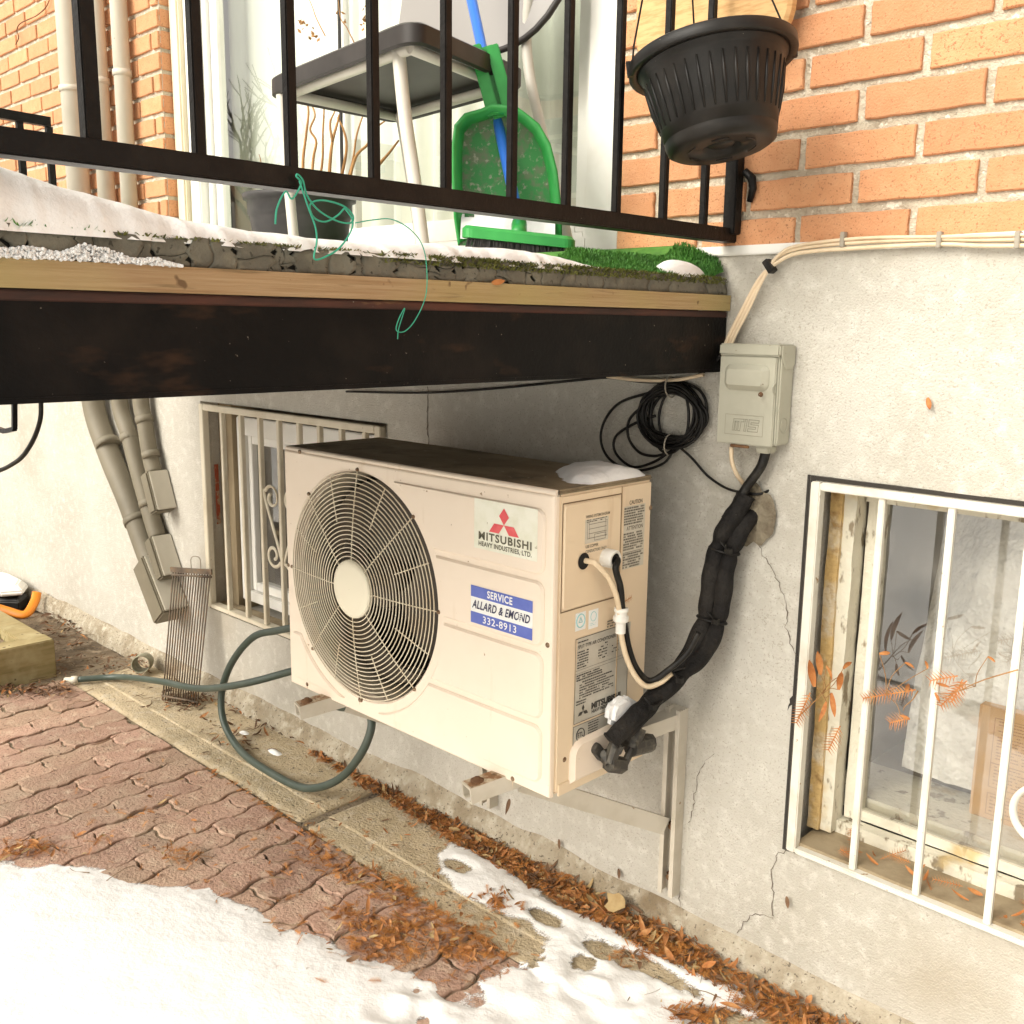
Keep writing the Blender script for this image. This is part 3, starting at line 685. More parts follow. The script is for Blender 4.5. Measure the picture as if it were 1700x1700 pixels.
def grille(name, label, x0, x1, z0, z1, bars, barw, m, rail, scrolls, y=-.006, rr=.004, dep=.011):
    gsec = thing(name, label, 'window bars', ((x0+x1)/2, y, z0))
    MB().box((x0, y-dep, z0), (x0+rail, y+dep, z1)).build('frame_bar', m, gsec, bevel=.002)
    MB().box((x1-rail, y-dep, z0), (x1, y+dep, z1)).build('frame_bar', m, gsec, bevel=.002)
    MB().box((x0+rail, y-dep+.0005, z1-rail*.8), (x1-rail, y+dep-.0005, z1)).build('frame_bar', m, gsec, bevel=.002)
    MB().box((x0+rail, y-dep-.001, z0), (x1-rail, y+dep+.01, z0+rail*.55)).build('frame_bar', m, gsec, bevel=.002)
    for b in bars: MB().box((b-barw/2, y-barw/2, z0+rail*.551), (b+barw/2, y+barw/2, z1-rail*.801)).build('bar', m, gsec, bevel=.0015)
    for pts, cl in scrolls: MB().tube(spline(pts, 7, cl), rr, 8, cl, flat=1.7).build('scroll', m, gsec)
    return gsec
def spiral(cx, cz, r0, r1, a0, a1, y, n=14):
    return [V((cx+(r0+(r1-r0)*i/n)*math.cos(a0+(a1-a0)*i/n), y, cz+(r0+(r1-r0)*i/n)*math.sin(a0+(a1-a0)*i/n))) for i in range(n+1)]
def s_scroll(xl, xr, zt, zb, flip=False, y=-.006):
    """S shaped flat-iron scroll between two bars"""
    w = (xr-xl); r = w*.44; cx = (xl+xr)/2
    top = spiral(cx, zt-r, r*.30, r, RAD(-250), RAD(180), y); bot = spiral(cx, zb+r, r, r*.30, RAD(0), RAD(-430), y)
    pts = top+bot
    if flip: pts = [V((2*cx-p.x, p.y, p.z)) for p in pts]
    return pts, False
ring = [V((1.083+.050*math.cos(a), -.006, .543+.050*math.sin(a))) for a in np.linspace(0, 2*math.pi, 16, endpoint=False)]
grille('window_grille', 'white painted bar grille over the old basement window at right', .637, 1.69, .310, 1.0434, [.770, .890, 1.013, 1.133, 1.255, 1.378, 1.50, 1.61], .0120, WHITEBAR, .019, [(ring, True)])
lb = [-1.475, -1.357, -1.245, -1.137, -1.028, -.922, -.815, -.705]
sc = [s_scroll(lb[2]+.006, lb[3]-.006, .815, .545), s_scroll(lb[3]+.006, lb[4]-.006, .815, .545, True), s_scroll(lb[5]+.006, lb[6]-.006, .815, .545)]
grille('window_grille', 'cream bar grille with iron scrolls over the window behind the air conditioner', -1.6121, -.6277, .3331, 1.0424, lb, .015, OLDBAR, .026, sc, rr=.0035)
lwin = thing('basement_window', 'white framed basement window partly hidden behind the air conditioner', 'window', (-1.1, .1, LW[2]))
f = MB(); a0, a1, c0_, c1_ = -1.53, -.62, .36, 1.0
f.box((a0, .075, c0_), (a0+.035, .15, c1_)); f.box((a0+.035, .076, c1_-.06), (a1, .15, c1_)); f.box((a0+.035, .076, c0_), (a1, .15, c0_+.035)); f.build('frame', WHITEP, lwin, bevel=.003)
f = MB(); f.box((a0+.037, .095, c0_+.037), (a0+.062, .135, c1_-.062)); f.box((a0+.062, .0955, c0_+.037), (a1, .135, c0_+.066)); f.box((a0+.062, .0955, c1_-.09), (a1, .135, c1_-.062)); f.build('sash', WHITEP, lwin, bevel=.002)
MB().add([(a0+.062, .114, c0_+.066), (a1, .114, c0_+.066), (a1, .114, c1_-.09), (a0+.062, .114, c1_-.09)], [(0, 1, 2, 3)]).build('pane', GLASS_OLD, lwin)
MB().box((LW[0]+.002, .06, LW[2]), (a0-.002, .15, LW[3]-.002)).build('side_packing', RAWWOOD, lwin)
MB().box((LW[0]+.003, .012, LW[2]+.002), (LW[1]-.003, .073, LW[2]+.016)).build('window_sill', RAWWOOD, lwin, bevel=.003)
MB().box((LW[0]+.006, .035, .62), (LW[0]+.010, .048, .83)).build('red_paint_mark', mat('red_mark', (.33, .07, .03), .8, var=((.4, .3, .2), 40, .5, .6)), lwin)

# ------------------------------------------------------------------ air conditioner
AX0, AX1, AY0, AY1, AZ0, AZ1 = -.4687, .3755, -.4221, -.1448, .4644, 1.0376
ac = thing('air_conditioner', 'cream outdoor air conditioner unit with round fan guard on wall brackets', 'air conditioner', ((AX0+AX1)/2, (AY0+AY1)/2, AZ0))
FC = V((-.189, AY0, .755)); FR = .2500
# cabinet: right side panel wraps the corner, left side, back, base, lid
m = MB(); m.box((AX1-.012, AY0+.0125, AZ0+.004), (AX1, AY1, AZ1-.009)); m.build('side_panel', CREAM_SHADED, ac, bevel=.004)
m = MB(); m.box((AX0, AY0+.0125, AZ0+.004), (AX0+.010, AY1, AZ1-.009)); m.build('side_panel', CREAM, ac, bevel=.003)
m = MB(); m.box((AX0+.011, AY1-.012, AZ0+.006), (AX1-.0125, AY1-.002, AZ1-.009)); m.build('back_coil', COILM, ac)
m = MB(); m.box((AX0+.011, AY0+.0125, AZ0+.018), (AX1-.0125, AY1-.013, AZ0+.030)); m.build('base_pan', CREAM_SHADED, ac)
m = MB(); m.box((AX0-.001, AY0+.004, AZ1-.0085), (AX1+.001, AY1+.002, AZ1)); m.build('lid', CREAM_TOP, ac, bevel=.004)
m = MB(); m.tube([(AX0+.004, AY0+.0075, AZ1-.0055), (AX1-.003, AY0+.0075, AZ1-.0055)], .0058, 12); m.build('lid_edge', CREAM, ac)
# front panel with the fan opening
def front_panel():
    m = MB(); n = 96; hole = []; outer = []; inner = []
    hx0, hx1, hz0, hz1 = AX0, AX1-.003, AZ0, AZ1-.0095
    angs = sorted([2*math.pi*k/n for k in range(n)]+[math.atan2(zz-FC.z, xx-FC.x) % (2*math.pi) for xx in (hx0, hx1) for zz in (hz0, hz1)])
    def hit(a, b=0):
        c, s_ = math.cos(a), math.sin(a); t = 1e9
        if c > 1e-9: t = min(t, (hx1-b-FC.x)/c)
        if c < -1e-9: t = min(t, (hx0+b-FC.x)/c)
        if s_ > 1e-9: t = min(t, (hz1-b-FC.z)/s_)
        if s_ < -1e-9: t = min(t, (hz0+b-FC.z)/s_)
        return FC.x+c*t, FC.z+s_*t
    k = len(angs); R = FR+.007
    rings = [[(FC.x+(R-.006)*math.cos(a), AY0+.030, FC.z+(R-.006)*math.sin(a)) for a in angs],
             [(FC.x+(R-.004)*math.cos(a), AY0+.004, FC.z+(R-.004)*math.sin(a)) for a in angs],
             [(FC.x+R*math.cos(a), AY0, FC.z+R*math.sin(a)) for a in angs],
             [(hit(a, .004)[0], AY0, hit(a, .004)[1]) for a in angs],
             [(hit(a, .001)[0], AY0+.0015, hit(a, .001)[1]) for a in angs],
             [(hit(a)[0], AY0+.005, hit(a)[1]) for a in angs], [(hit(a)[0], AY0+.0115, hit(a)[1]) for a in angs]]
    for i in range(len(rings)-1):
        o = len(m.v); m.v += rings[i]+rings[i+1]
        for j in range(k): m.f.append((o+j, o+(j+1) % k, o+k+(j+1) % k, o+k+j)); m.sm.append(i in (0, 1, 4))
    return m
fp = front_panel().build('front_panel', CREAM, ac)
# raised fields of the pressed front, cut by the fan ring
def field(xa, xb, z0, z1, side, rc=.020):
    Rr = FR+.026; zs = np.linspace(z0, z1, 22); pts = []
    def cx(z):
        d = Rr*Rr-(z-FC.z)**2; return math.sqrt(d) if d > 0 else 0.0
    arc = [(FC.x+side*cx(z), z) for z in zs]
    if side > 0:
        out = [(xb-rc+rc*math.cos(RAD(a)), z0+rc+rc*math.sin(RAD(a))) for a in range(-90, 1, 15)]+[(xb-rc+rc*math.cos(RAD(a)), z1-rc+rc*math.sin(RAD(a))) for a in range(0, 91, 15)]
        poly = out+[p for p in reversed(arc)]
    else:
        out = [(xa+rc+rc*math.cos(RAD(a)), z1-rc+rc*math.sin(RAD(a))) for a in range(90, 181, 15)]+[(xa+rc+rc*math.cos(RAD(a)), z0+rc+rc*math.sin(RAD(a))) for a in range(180, 271, 15)]
        poly = out+arc
    mb = MB(); mb.prism(poly, (0, AY0, 0), X, Z, -Y, -.0005, .0052, .0040); return mb
TIERS = [(.882, 1.002), (.749, .870), (.611, .737), (.486, .599)]
for a, b in TIERS:
    field(0, .353, a, b, 1).build('pressed_field', CREAM, fp)
    if FC.x-math.sqrt(max(0, (FR+.026)**2-min((a-FC.z)**2, (b-FC.z)**2 if (a-FC.z)*(b-FC.z) > 0 else 0))) > -.44 or True:
        zz = min(abs(a-FC.z), abs(b-FC.z)) if (a-FC.z)*(b-FC.z) > 0 else 0
        if FC.x-math.sqrt(max(0, (FR+.026)**2-zz*zz)) > -.425: field(-.452, 0, a, b, -1, .012).build('pressed_field', CREAM, fp)
# interior: shroud, fan, coil
m = MB(); m.lathe([(FR+.004, -.028), (FR-.006, -.045), (FR-.010, -.11), (FR+.01, -.125)], FC, -Y, 64); m.build('fan_shroud', SHROUD, ac)
m = MB(); m.box((AX0+.012, AY1-.05, AZ0+.031), (AX1-.02, AY1-.013, AZ1-.012)); m.build('coil', COILM, ac)
fan = MB()
fan.lathe([(.001, -.052), (.05, -.052), (.056, -.060), (.056, -.10), (.001, -.10)], FC, -Y, 32)
for k in range(3):
    b0 = RAD(75+120*k); vs = []; nr, na = 7, 9
    for i in range(nr):
        r = .05+(.228-.05)*i/(nr-1)
        for j in range(na):
            t = j/(na-1); a = b0+RAD(-38-6*i)*(t-.5)*2*.8+RAD(9)*i
            vs.append(FC+X*(r*math.cos(a))+Z*(r*math.sin(a))+Y*(.058+.045*t))
    fan.add(vs, [(i*na+j, i*na+j+1, (i+1)*na+j+1, (i+1)*na+j) for i in range(nr-1) for j in range(na-1)], True)
fan.build('fan', FAN, ac)
# wire guard: rings, spokes, hub
def gy(r): return AY0-.004-.020*(1-(r/FR)**2)
gm = MB(); nring = 20
for k in range(nring):
    r = .072+(FR-.001-.072)*k/(nring-1)
    gm.tube([FC+X*(r*math.cos(a))+Z*(r*math.sin(a))+Y*(gy(r)-AY0) for a in np.linspace(0, 2*math.pi, 72, endpoint=False)], .00125, 6, True)
guard = gm.build('fan_guard', GRILLE, ac)
for k in range(16):
    a = RAD(90+22.5*k); r0 = .062 if k % 2 == 0 else .150
    mb = MB(); mb.tube([FC+X*(r*math.cos(a))+Z*(r*math.sin(a))+Y*(gy(r)-AY0+.0022) for r in np.linspace(r0, FR+(.008 if k % 2 == 0 else -.001), 10)], .0014, 6); mb.build('guard_spoke', GRILLE, guard)
hub = MB(); hub.lathe([(.0005, .0285), (.05, .0278), (.0585, .0262), (.0635, .0225), (.0645, .018), (.060, .012)], FC, -Y, 48); hub.build('guard_hub', HUBM, guard)
for a in (90, 0, 270, 45, 135, 225, 315, 180):
    c = FC+X*((FR+.008)*math.cos(RAD(a)))+Z*((FR+.008)*math.sin(RAD(a)))
    mb = MB(); mb.lathe([(.0005, .0045), (.003, .004), (.0042, .002), (.0044, -.001)], c, -Y, 10); mb.build('guard_clip', SCREW, guard)
def screw(x, y, z, ax, r=.0048):
    mb = MB(); mb.lathe([(.0004, .0022), (r*.6, .0020), (r, .0008), (r*1.05, -.001)], V((x, y, z)), ax, 14); return mb.build('screw', SCREW, ac)
for px, py in ((510, 1136), (851, 1293), (909, 1071), (479, 938), (597, 1162), (497, 750)):
    p = P(px, py, 'y', AY0); screw(p.x if p.x < AX1-.008 else AX1-.010, AY0, p.z, -Y)
for px, py in ((1080, 843), (979, 990), (937, 1261), (954, 1300)):
    p = P(px, py, 'x', AX1); screw(AX1, p.y, p.z, X)
def rust_stain(x, z, w, h, seed):             # brown run below a screw
    r = random.Random(seed); n = 14; pts = []
    for k in range(n+1): t = k/n; pts.append((x+w*(1-t)*(.5+.5*r.random()), z-h*t))
    for k in range(n, -1, -1): t = k/n; pts.append((x-w*(1-t)*(.5+.5*r.random()), z-h*t))
    MB().add([(a, AY0-.0006, b) for a, b in pts], [tuple(range(len(pts)))]).build('rust_stain', STAINM, ac)
STAINM = mat('enamel_stain', (.62, .47, .31), .6, var=((.45, .29, .15), 50, .5, .7))
for k, (px, py) in enumerate(((510, 1136), (851, 1293), (597, 1162))):
    p = P(px, py, 'y', AY0); rust_stain(p.x+.001, p.z-.003, .0016, .010+.006*k % .012, k)
# --- side panel details
def sp(px, py): p = P(px, py, 'x', AX1); return p
US, VS = Y, Z                                 # right along the side is +y, up is z
c0s = V((AX1, 0, 0))
m = MB(); m.prism(rrect(-.402, .818, -.243, 1.010, .010), c0s, Y, Z, X, -.001, .0035, .002); cov = m.build('service_cover', CREAM_SHADED, ac)
m = MB(); frame2(m, c0s, Y, Z, X, -.4055, .8145, -.2395, 1.0135, .0022, .0006); m.build('cover_gap', mat('cover_shadow_gap', (.16, .10, .05), .8), ac)
m = MB(); m.box((AX1-.0005, -.2405, .52), (AX1+.0016, -.2385, 1.026)); m.build('panel_seam', mat('seam', (.42, .30, .18), .7), ac)
# lower moulded pocket for the valves
poly = [(-.372, .478), (-.372, .530)]+[(-.372+.030*(1-math.cos(RAD(a))), .530+.030*math.sin(RAD(a))) for a in range(15, 91, 15)]+[(-.160, .566), (-.152, .478)]
m = MB(); m.prism(list(reversed(poly)), c0s, Y, Z, X, -.001, .010, .008); m.build('valve_pocket', CREAM, ac)
m = MB(); m.box((AX1-.002, AY0+.02, AZ0-.001), (AX1+.0025, AY1-.002, AZ0+.022)); m.build('bottom_flange', CREAM_SHADED, ac, bevel=.001)
# service cover openings
hp = sp(966, 931); m = MB(); m.lathe([(.0003, .0048), (.0155, .0046)], V((AX1, hp.y, hp.z)), X, 26); m.build('knockout_hole', DARK, cov)
gp = sp(1003, 925); m = MB(); m.lathe([(.0175, .003), (.0175, .026), (.0155, .028), (.0120, .028), (.0120, .012), (.001, .012)], V((AX1, gp.y, gp.z)), X, 28)
m.build('cable_gland', WHITEPL, ac)
m = MB(); m.lathe([(.0003, .0265), (.0118, .0265)], V((AX1, gp.y, gp.z)), X, 24); m.build('gland_bore', DARK, ac)

# --- stickers on the front (outlines and lettering are flat print)
def quad_on(p, ax, v_): return [P(a, b, ax, v_) for a, b in p]
FX = AY0-.0053
def sticker(mb, x0, z0, x1, z1, h=.0003): mb.add([(x0, FX-h, z0), (x1, FX-h, z0), (x1, FX-h, z1), (x0, FX-h, z1)], [(0, 1, 2, 3)]); return mb
sx0, sx1, sz0, sz1 = .176, .338, .906, 1.0005
st = sticker(MB(), sx0, sz0, sx1, sz1).build('logo_sticker', STICK_WHITE, ac)
lw_, lh_ = sx1-sx0, sz1-sz0; cx_ = sx0+lw_*.485; zt_ = sz1-lh_*.10; L_ = lh_*.335
d = MB()
hw, hh = .0135, L_/2
cz_ = zt_-hh
def rho(mb, c, e1, e2):
    c = V((c[0], FX-.0007, c[1])); a, b = V((e1[0], 0, e1[1])), V((e2[0], 0, e2[1])); mb.add([c, c+a, c+a+b, c+b], [(0, 1, 2, 3)])
s3 = .0150
u1, u2 = (s3*.866*.98, s3*1.05), (-s3*.866*.98, s3*1.05)
ctr = (cx_, zt_-2*s3*1.05)
rho(d, ctr, u1, u2); rho(d, ctr, (-1.95*s3*.866, 0), (-s3*.866, -s3*1.15)); rho(d, ctr, (1.95*s3*.866, 0), (s3*.866, -s3*1.15))
d.build('emblem', RED, st)
d = MB(); letter(d, 'MITSUBISHI', (cx_+.002, FX-.0004, sz0+lh_*.265), X, Z, -Y, .0205, .0006, fit=lw_*.84, spacing=1.15); letter(d, 'HEAVY INDUSTRIES, LTD.', (cx_+.002, FX-.0004, sz0+lh_*.105), X, Z, -Y, .0125, .0003, fit=lw_*.84, spacing=1.05)
d.build('lettering', mat('print_olive', (.115, .105, .065), .6), st)
bx0, bx1, bz0, bz1 = .168, .3295, .7585, .832; bh = bz1-bz0
st2 = sticker(MB(), bx0, bz0, bx1, bz1).build('service_sticker', STICK_PLAIN, ac)
d = MB()
for q0, q1 in ((bz1-bh*.30, bz1), (bz0, bz0+bh*.30)): d.add([(bx0, FX-.0006, q0), (bx1, FX-.0006, q0), (bx1, FX-.0006, q1), (bx0, FX-.0006, q1)], [(0, 1, 2, 3)])
d.build('blue_band', STICK_BLUE, st2)
d = MB(); letter(d, 'SERVICE', ((bx0+bx1)/2-.003, FX-.0006, bz1-bh*.155), X, Z, -Y, .0195, .0005, fit=.066, spacing=1.1); letter(d, '332-8913', ((bx0+bx1)/2-.003, FX-.0006, bz0+bh*.145), X, Z, -Y, .0195, .0002, fit=.088, spacing=1.1); d.build('white_lettering', INK_WHITE, st2)
d = MB(); letter(d, 'ALLARD & EMOND', ((bx0+bx1)/2, FX-.0006, (bz0+bz1)/2), X, Z, -Y, .0225, .0005, shear=.22, fit=.150, spacing=1.08)
d.build('dark_lettering', mat('print_navy', (.035, .035, .085), .6), st2)
d = MB()                                      # white bars through the striped O
for k in range(4): 
    zz = (bz0+bz1)/2-.006+.004*k; d.add([(.2925, FX-.0014, zz), (.3045, FX-.0014, zz), (.3045, FX-.0014, zz+.0012), (.2925, FX-.0014, zz+.0012)], [(0, 1, 2, 3)])
d.build('letter_stripes', STICK_PLAIN, st2)
# --- labels on the side
def side_plate(mb, y0, z0, y1, z1, h, slant=0.0): mb.add([(AX1+h, y0, z0), (AX1+h, y1, z0), (AX1+h, y1+slant, z1), (AX1+h, y0+slant, z1)], [(0, 1, 2, 3)]); return mb
h1 = .0038
a = sp(972, 856); b = sp(1003, 905)
wy0, wy1, wz0, wz1 = -.347, -.277, .921, .985
lab = side_plate(MB(), wy0, wz0+.012, wy1-.004, wz1-.008, h1).build('wiring_label', STICK_GREY, ac)
d = MB(); o = V((AX1, wy0, 0)); letter(d, 'WIRING SYSTEM DIAGRAM', V((AX1, (wy0+wy1)/2, wz1-.003)), Y, Z, X, .0075, .0001, h=h1+.0003, fit=.068)
letter(d, 'USE COPPER', V((AX1, wy0+.020, wz0+.006)), Y, Z, X, .0075, .0001, h=h1+.0003, fit=.036); letter(d, 'CONDUCTORS ONLY', V((AX1, wy0+.032, wz0-.003)), Y, Z, X, .0075, .0001, h=h1+.0003, fit=.060)
for k in range(4): frame2(d, o, Y, Z, X, .010, wz1-.018-.0085*k, .060, wz1-.0172-.0085*k, .0007, h1+.0003)
frame2(d, o, Y, Z, X, .026, wz0+.015, .058, wz0+.027, .0008, h1+.0003); frame2(d, o, Y, Z, X, .006, wz0+.020, .012, wz1-.014, .0007, h1+.0003); frame2(d, o, Y, Z, X, .056, wz0+.020, .062, wz1-.014, .0007, h1+.0003)
dashes(d, V((AX1, wy0+.004, wz1-.0095)), Y, Z, X, .06, 2, .003, .0016, 8, .7, h1+.0003)
d.build('print', INK_FADED, lab)
cy0, cy1, cz1, cz0 = -.231, -.166, 1.000, .865
lab = side_plate(MB(), cy0, cz0, cy1, cz1-.014, .0006).build('caution_label', STICK_GREY, ac)
d = MB(); letter(d, 'CAUTION', V((AX1, cy0+.035, cz1-.008)), Y, Z, X, .011, .0002, h=.001, fit=.040); dashes(d, V((AX1, cy0, cz1-.018)), Y, Z, X, .063, 7, .0050, .0032, 1, .93, .001, .12)
letter(d, 'ATTENTION', V((AX1, cy0+.034, cz1-.057)), Y, Z, X, .011, .0002, h=.001, fit=.050); dashes(d, V((AX1, cy0, cz1-.067)), Y, Z, X, .063, 7, .0050, .0032, 2, .93, .001, .12); dashes(d, V((AX1, cy0, cz1-.1065)), Y, Z, X, .063, 6, .0050, .0032, 12, .93, .001, .2)
frame2(d, V((AX1, cy0, 0)), Y, Z, X, 0, cz1-.1035, .062, cz1-.1025, .0005, .001)
d.build('print', INK_FADED, lab)
for k, (y0, wd) in enumerate(((-.364, .029), (-.327, .028))):
    lab = side_plate(MB(), y0, .772-.004*k, y0+wd, .806-.002*k, .0006).build('recycling_sticker', STICK_PLAIN, ac)
    d = MB(); c_ = V((AX1+.001, y0+wd/2, .790-.003*k))
    if k == 0:
        d.tube([c_+Y*(.0115*math.cos(q))+Z*(.0125*math.sin(q)) for q in np.linspace(0, 2*math.pi, 28, endpoint=False)], .0011, 4, True, flat=1); d.tube([c_+Y*(.0055*math.cos(q))+Z*(.006*math.sin(q)) for q in (RAD(90), RAD(210), RAD(330))], .0009, 4, True)
    else:
        d.tube([c_+Y*(.008*math.cos(q))+Z*(.009*math.sin(q)+.004) for q in np.linspace(0, 2*math.pi, 22, endpoint=False)], .0005, 4, True); dashes(d, V((AX1, y0+.004, .778)), Y, Z, X, .018, 2, .003, .0008, 9, .7, .001)
    d.build('ring_print', STICK_TEAL, lab)
d = MB(); dashes(d, V((AX1, -.272, .772)), Y, Z, X, .052, 3, .0052, .0028, 21, .9, .0012); d.build('small_print', INK_FADED, ac)
ry0, ry1, rz0, rz1 = -.362, -.205, .592, .757
lab = side_plate(MB(), ry0, rz0, ry1, rz1, .0006, .006).build('rating_plate', STICK_SILVER, ac)
d = MB(); o = V((AX1, ry0, 0)); hh = .0011
frame2(d, o, Y, Z, X, 0, rz0, ry1-ry0, rz1, .0010, hh); frame2(d, o, Y, Z, X, .002, rz1-.062, ry1-ry0-.002, rz1-.0615, .0004, hh); frame2(d, o, Y, Z, X, .002, rz1-.068, ry1-ry0-.002, rz1-.0675, .0004, hh)
letter(d, 'SPLIT TYPE AIR CONDITIONER', o+Y*.062+Z*(rz1-.0175), Y, Z, X, .0098, .0001, h=hh, fit=.110)
dashes(d, o+Y*.006+Z*(rz1-.008), Y, Z, X, .030, 1, .005, .0024, 31, .9, hh); dashes(d, o+Y*.006+Z*(rz1-.027), Y, Z, X, .032, 7, .0050, .0024, 32, .92, hh); dashes(d, o+Y*.066+Z*(rz1-.025), Y, Z, X, .03, 6, .0055, .0024, 33, .6, hh); dashes(d, o+Y*.106+Z*(rz1-.030), Y, Z, X, .022, 4, .006, .0022, 34, .6, hh)
dashes(d, o+Y*.005+Z*(rz1-.072), Y, Z, X, .075, 3, .0046, .0026, 35, .95, hh); dashes(d, o+Y*.014+Z*(rz1-.087), Y, Z, X, .105, 7, .0050, .0024, 36, .9, hh, .3); dashes(d, o+Y*.005+Z*(rz1-.123), Y, Z, X, .035, 2, .0052, .0024, 37, .9, hh)
letter(d, 'MITSUBISHI', o+Y*.094+Z*(rz0+.0225), Y, Z, X, .0165, .0009, h=hh, fit=.088); letter(d, 'HEAVY INDUSTRIES, LTD.', o+Y*.094+Z*(rz0+.0115), Y, Z, X, .0095, .0003, h=hh, fit=.086)
e = o+Y*.026+Z*(rz0+.020); q = .0062
def rho2(e1, e2):
    k = len(d.v); c = e+X*hh; a_, b_ = Y*e1[0]+Z*e1[1], Y*e2[0]+Z*e2[1]; d.add([c, c+a_, c+a_+b_, c+b_], [(0, 1, 2, 3)])
rho2((.6*q, 1.1*q), (-.6*q, 1.1*q)); rho2((-1.6*q, 0), (-.8*q, -1.1*q)); rho2((1.6*q, 0), (.8*q, -1.1*q))
d.build('print', INK, lab)
lab = side_plate(MB(), ry0-.001, .545, ry1-.02, .588, .0006).build('approval_plate', STICK_SILVER, ac)
d = MB(); frame2(d, o, Y, Z, X, -.001, .545, .137, .588, .0009, hh); dashes(d, o+Y*.042+Z*.583, Y, Z, X, .034, 7, .0050, .0022, 41, .9, hh)
c_ = V((AX1+hh, ry0+.020, .567)); d.tube([c_+Y*(.0115*math.cos(q))+Z*(.0125*math.sin(q)) for q in np.linspace(0, 2*math.pi, 28, endpoint=False)], .0010, 4, True)
letter(d, 'ETL', c_-X*hh, Y, Z, X, .0125, .0004, h=hh, fit=.016); d.build('print', INK, lab)
# ------------------------------------------------------------------ wall brackets under the unit
def channel(mb, a, b, w, h, t, up):
    """U channel from a to b, open on the side opposite to up"""
    a, b = V(a), V(b); d = (b-a).normalized(); r = d.cross(up).normalized(); u = r.cross(d); L = (b-a).length/2; c = (a+b)/2
    mb.obox(c+u*(h/2-t/2), d, r, u, L, w/2, t/2)
    for s_ in (-1, 1):
        mb.obox(c+r*(s_*(w/2-t/2))-u*(t/2), d, r, u, L, t/2, h/2-t/2)
        mb.obox(c+r*(s_*(w/2-t*2))-u*(h/2-t/2), d, r, u, L, t, t/2)
    return mb
def bracket(dx, label):
    b = thing('wall_bracket', label, 'bracket', (.365+dx, -.01, .10), 'brackets carrying the unit')
    wx = .3675+dx
    m = MB(); channel(m, (wx, -.0165, .10), (wx, -.0165, .528), .038, .030, .0035, Y); 
    m.build('wall_channel', ALU, b)
    fr = V((.222+dx, -.488, .4455)); bk = V((wx, -.004, .505))
    m = MB(); channel(m, bk, fr, .038, .032, .0035, Z); m.build('arm', ALU, b)
    a0 = V((wx-.004, -.034, .262)); a1 = bk.lerp(fr, .76)+V((0, 0, -.020))
    m = MB(); dv = (a1-a0).normalized(); m.bar(a0, a1, .0035, .019, Z); m.build('brace', ALU, b)
    for z in (.256, .137, .487):
        m = MB(); m.lathe([(.0005, .016), (.006, .016), (.0075, .012), (.0075, .004), (.013, .004), (.013, .001)], V((wx, -.006, z)), -Y, 6); m.build('wall_bolt', RUST, b)
    f = bk.lerp(fr, .955)+V((0, 0, .0165)); m = MB(); m.lathe([(.013, .0), (.013, .003), (.006, .003), (.006, .008), (.0005, .008)], f, Z, 16); m.build('washer', RUST, b)
    dd = (bk-fr).normalized(); m = MB(); m.bar(fr+V((0, 0, .0163))+dd*.002, fr+V((0, 0, .0163))+dd*.085, .0175, .0006, Z); m.build('rusty_top', RUSTTOP, b)
bracket(0, 'pale metal wall bracket nearest the valves, its slotted channel on the stucco'); bracket(-.565, 'pale metal bracket arm under the fan end of the unit')

# ------------------------------------------------------------------ valves (part of the unit), insulated pipes, cables
vz = MB()
va = sp(985, 1248); base = V((AX1+.010, va.y, va.z))
vz.prism(rrect(-.011, -.022, .011, .022, .009), base+V((0, .0, .004)), (Y*.75+Z*.66).normalized(), (Z*.75-Y*.66).normalized(), X, -.002, .008, .002)
b1 = V((AX1+.034, -.292, .506)); vz.tube([base+X*.004+Y*.01, b1], .0125, 6); vz.tube([b1-Y*.005, b1+V((.005, .032, -.014))], .0165, 6); vz.tube([b1, b1+V((.004, .012, .038))], .0125, 8); vz.tube([b1+V((0, .010, .020)), b1+V((.004, .016, .036))], .0155, 6)
vz.sm = [False]*len(vz.f); vz.build('service_valve', BRASS, ac)
vz = MB(); b2 = V((AX1+.040, -.232, .520)); vz.tube([V((AX1+.008, -.222, .520)), b2], .012, 8); vz.tube([b2-Y*.006+Z*.002, b2+V((.004, .050, -.004))], .0185, 10); vz.tube([b2+V((0, .046, -.004)), b2+V((.004, .058, -.005))], .0165, 8); vz.tube([b2, b2+V((-.002, -.022, -.030))], .008, 8); vz.tube([b2+V((-.002, -.022, -.030)), b2+V((-.003, -.026, -.042))], .0055, 6); vz.tube([b2, b2+V((0, .018, .035))], .016, 8)
vz.sm = [False]*len(vz.f); vz.build('service_valve', BRASS, ac)
LINE = thing('pipe_set', 'two black foam insulated refrigerant pipes tied together from wall hole to valves', 'pipe', (.47, -.12, .55))
def foam(pts, r, name='insulated_pipe', ties=(), seed=0):
    path = spline(pts, 10); n = len(path); rr_ = random.Random(seed)
    def R(t):
        q = r*(1+.05*math.sin(t*31+seed)+.04*math.sin(t*77+seed))
        for tt in ties: q *= 1-.22*math.exp(-((t-tt)/.018)**2)
        return q
    return MB().tube(path, R, 14).build(name, FOAM, LINE)
A1 = [V((.524, .03, .972)), V((.521, .0, .966)), V((.512, -.030, .945)), V((.501, -.044, .905)), V((.490, -.050, .855)), V((.486, -.053, .79)), V((.481, -.060, .735)), V((.468, -.085, .685)), V((.446, -.135, .640)), V((.428, -.195, .600)), V((.418, -.245, .566)), V((.412, -.262, .552))]
A2 = [V((.512, -.030, 1.004)), V((.506, -.036, .985)), V((.492, -.046, .952)), V((.474, -.054, .910)), V((.464, -.056, .86)), V((.460, -.060, .80)), V((.454, -.069, .735)), V((.440, -.100, .668)), V((.428, -.165, .622)), V((.424, -.225, .594)), V((.416, -.285, .560)), V((.413, -.296, .552))]
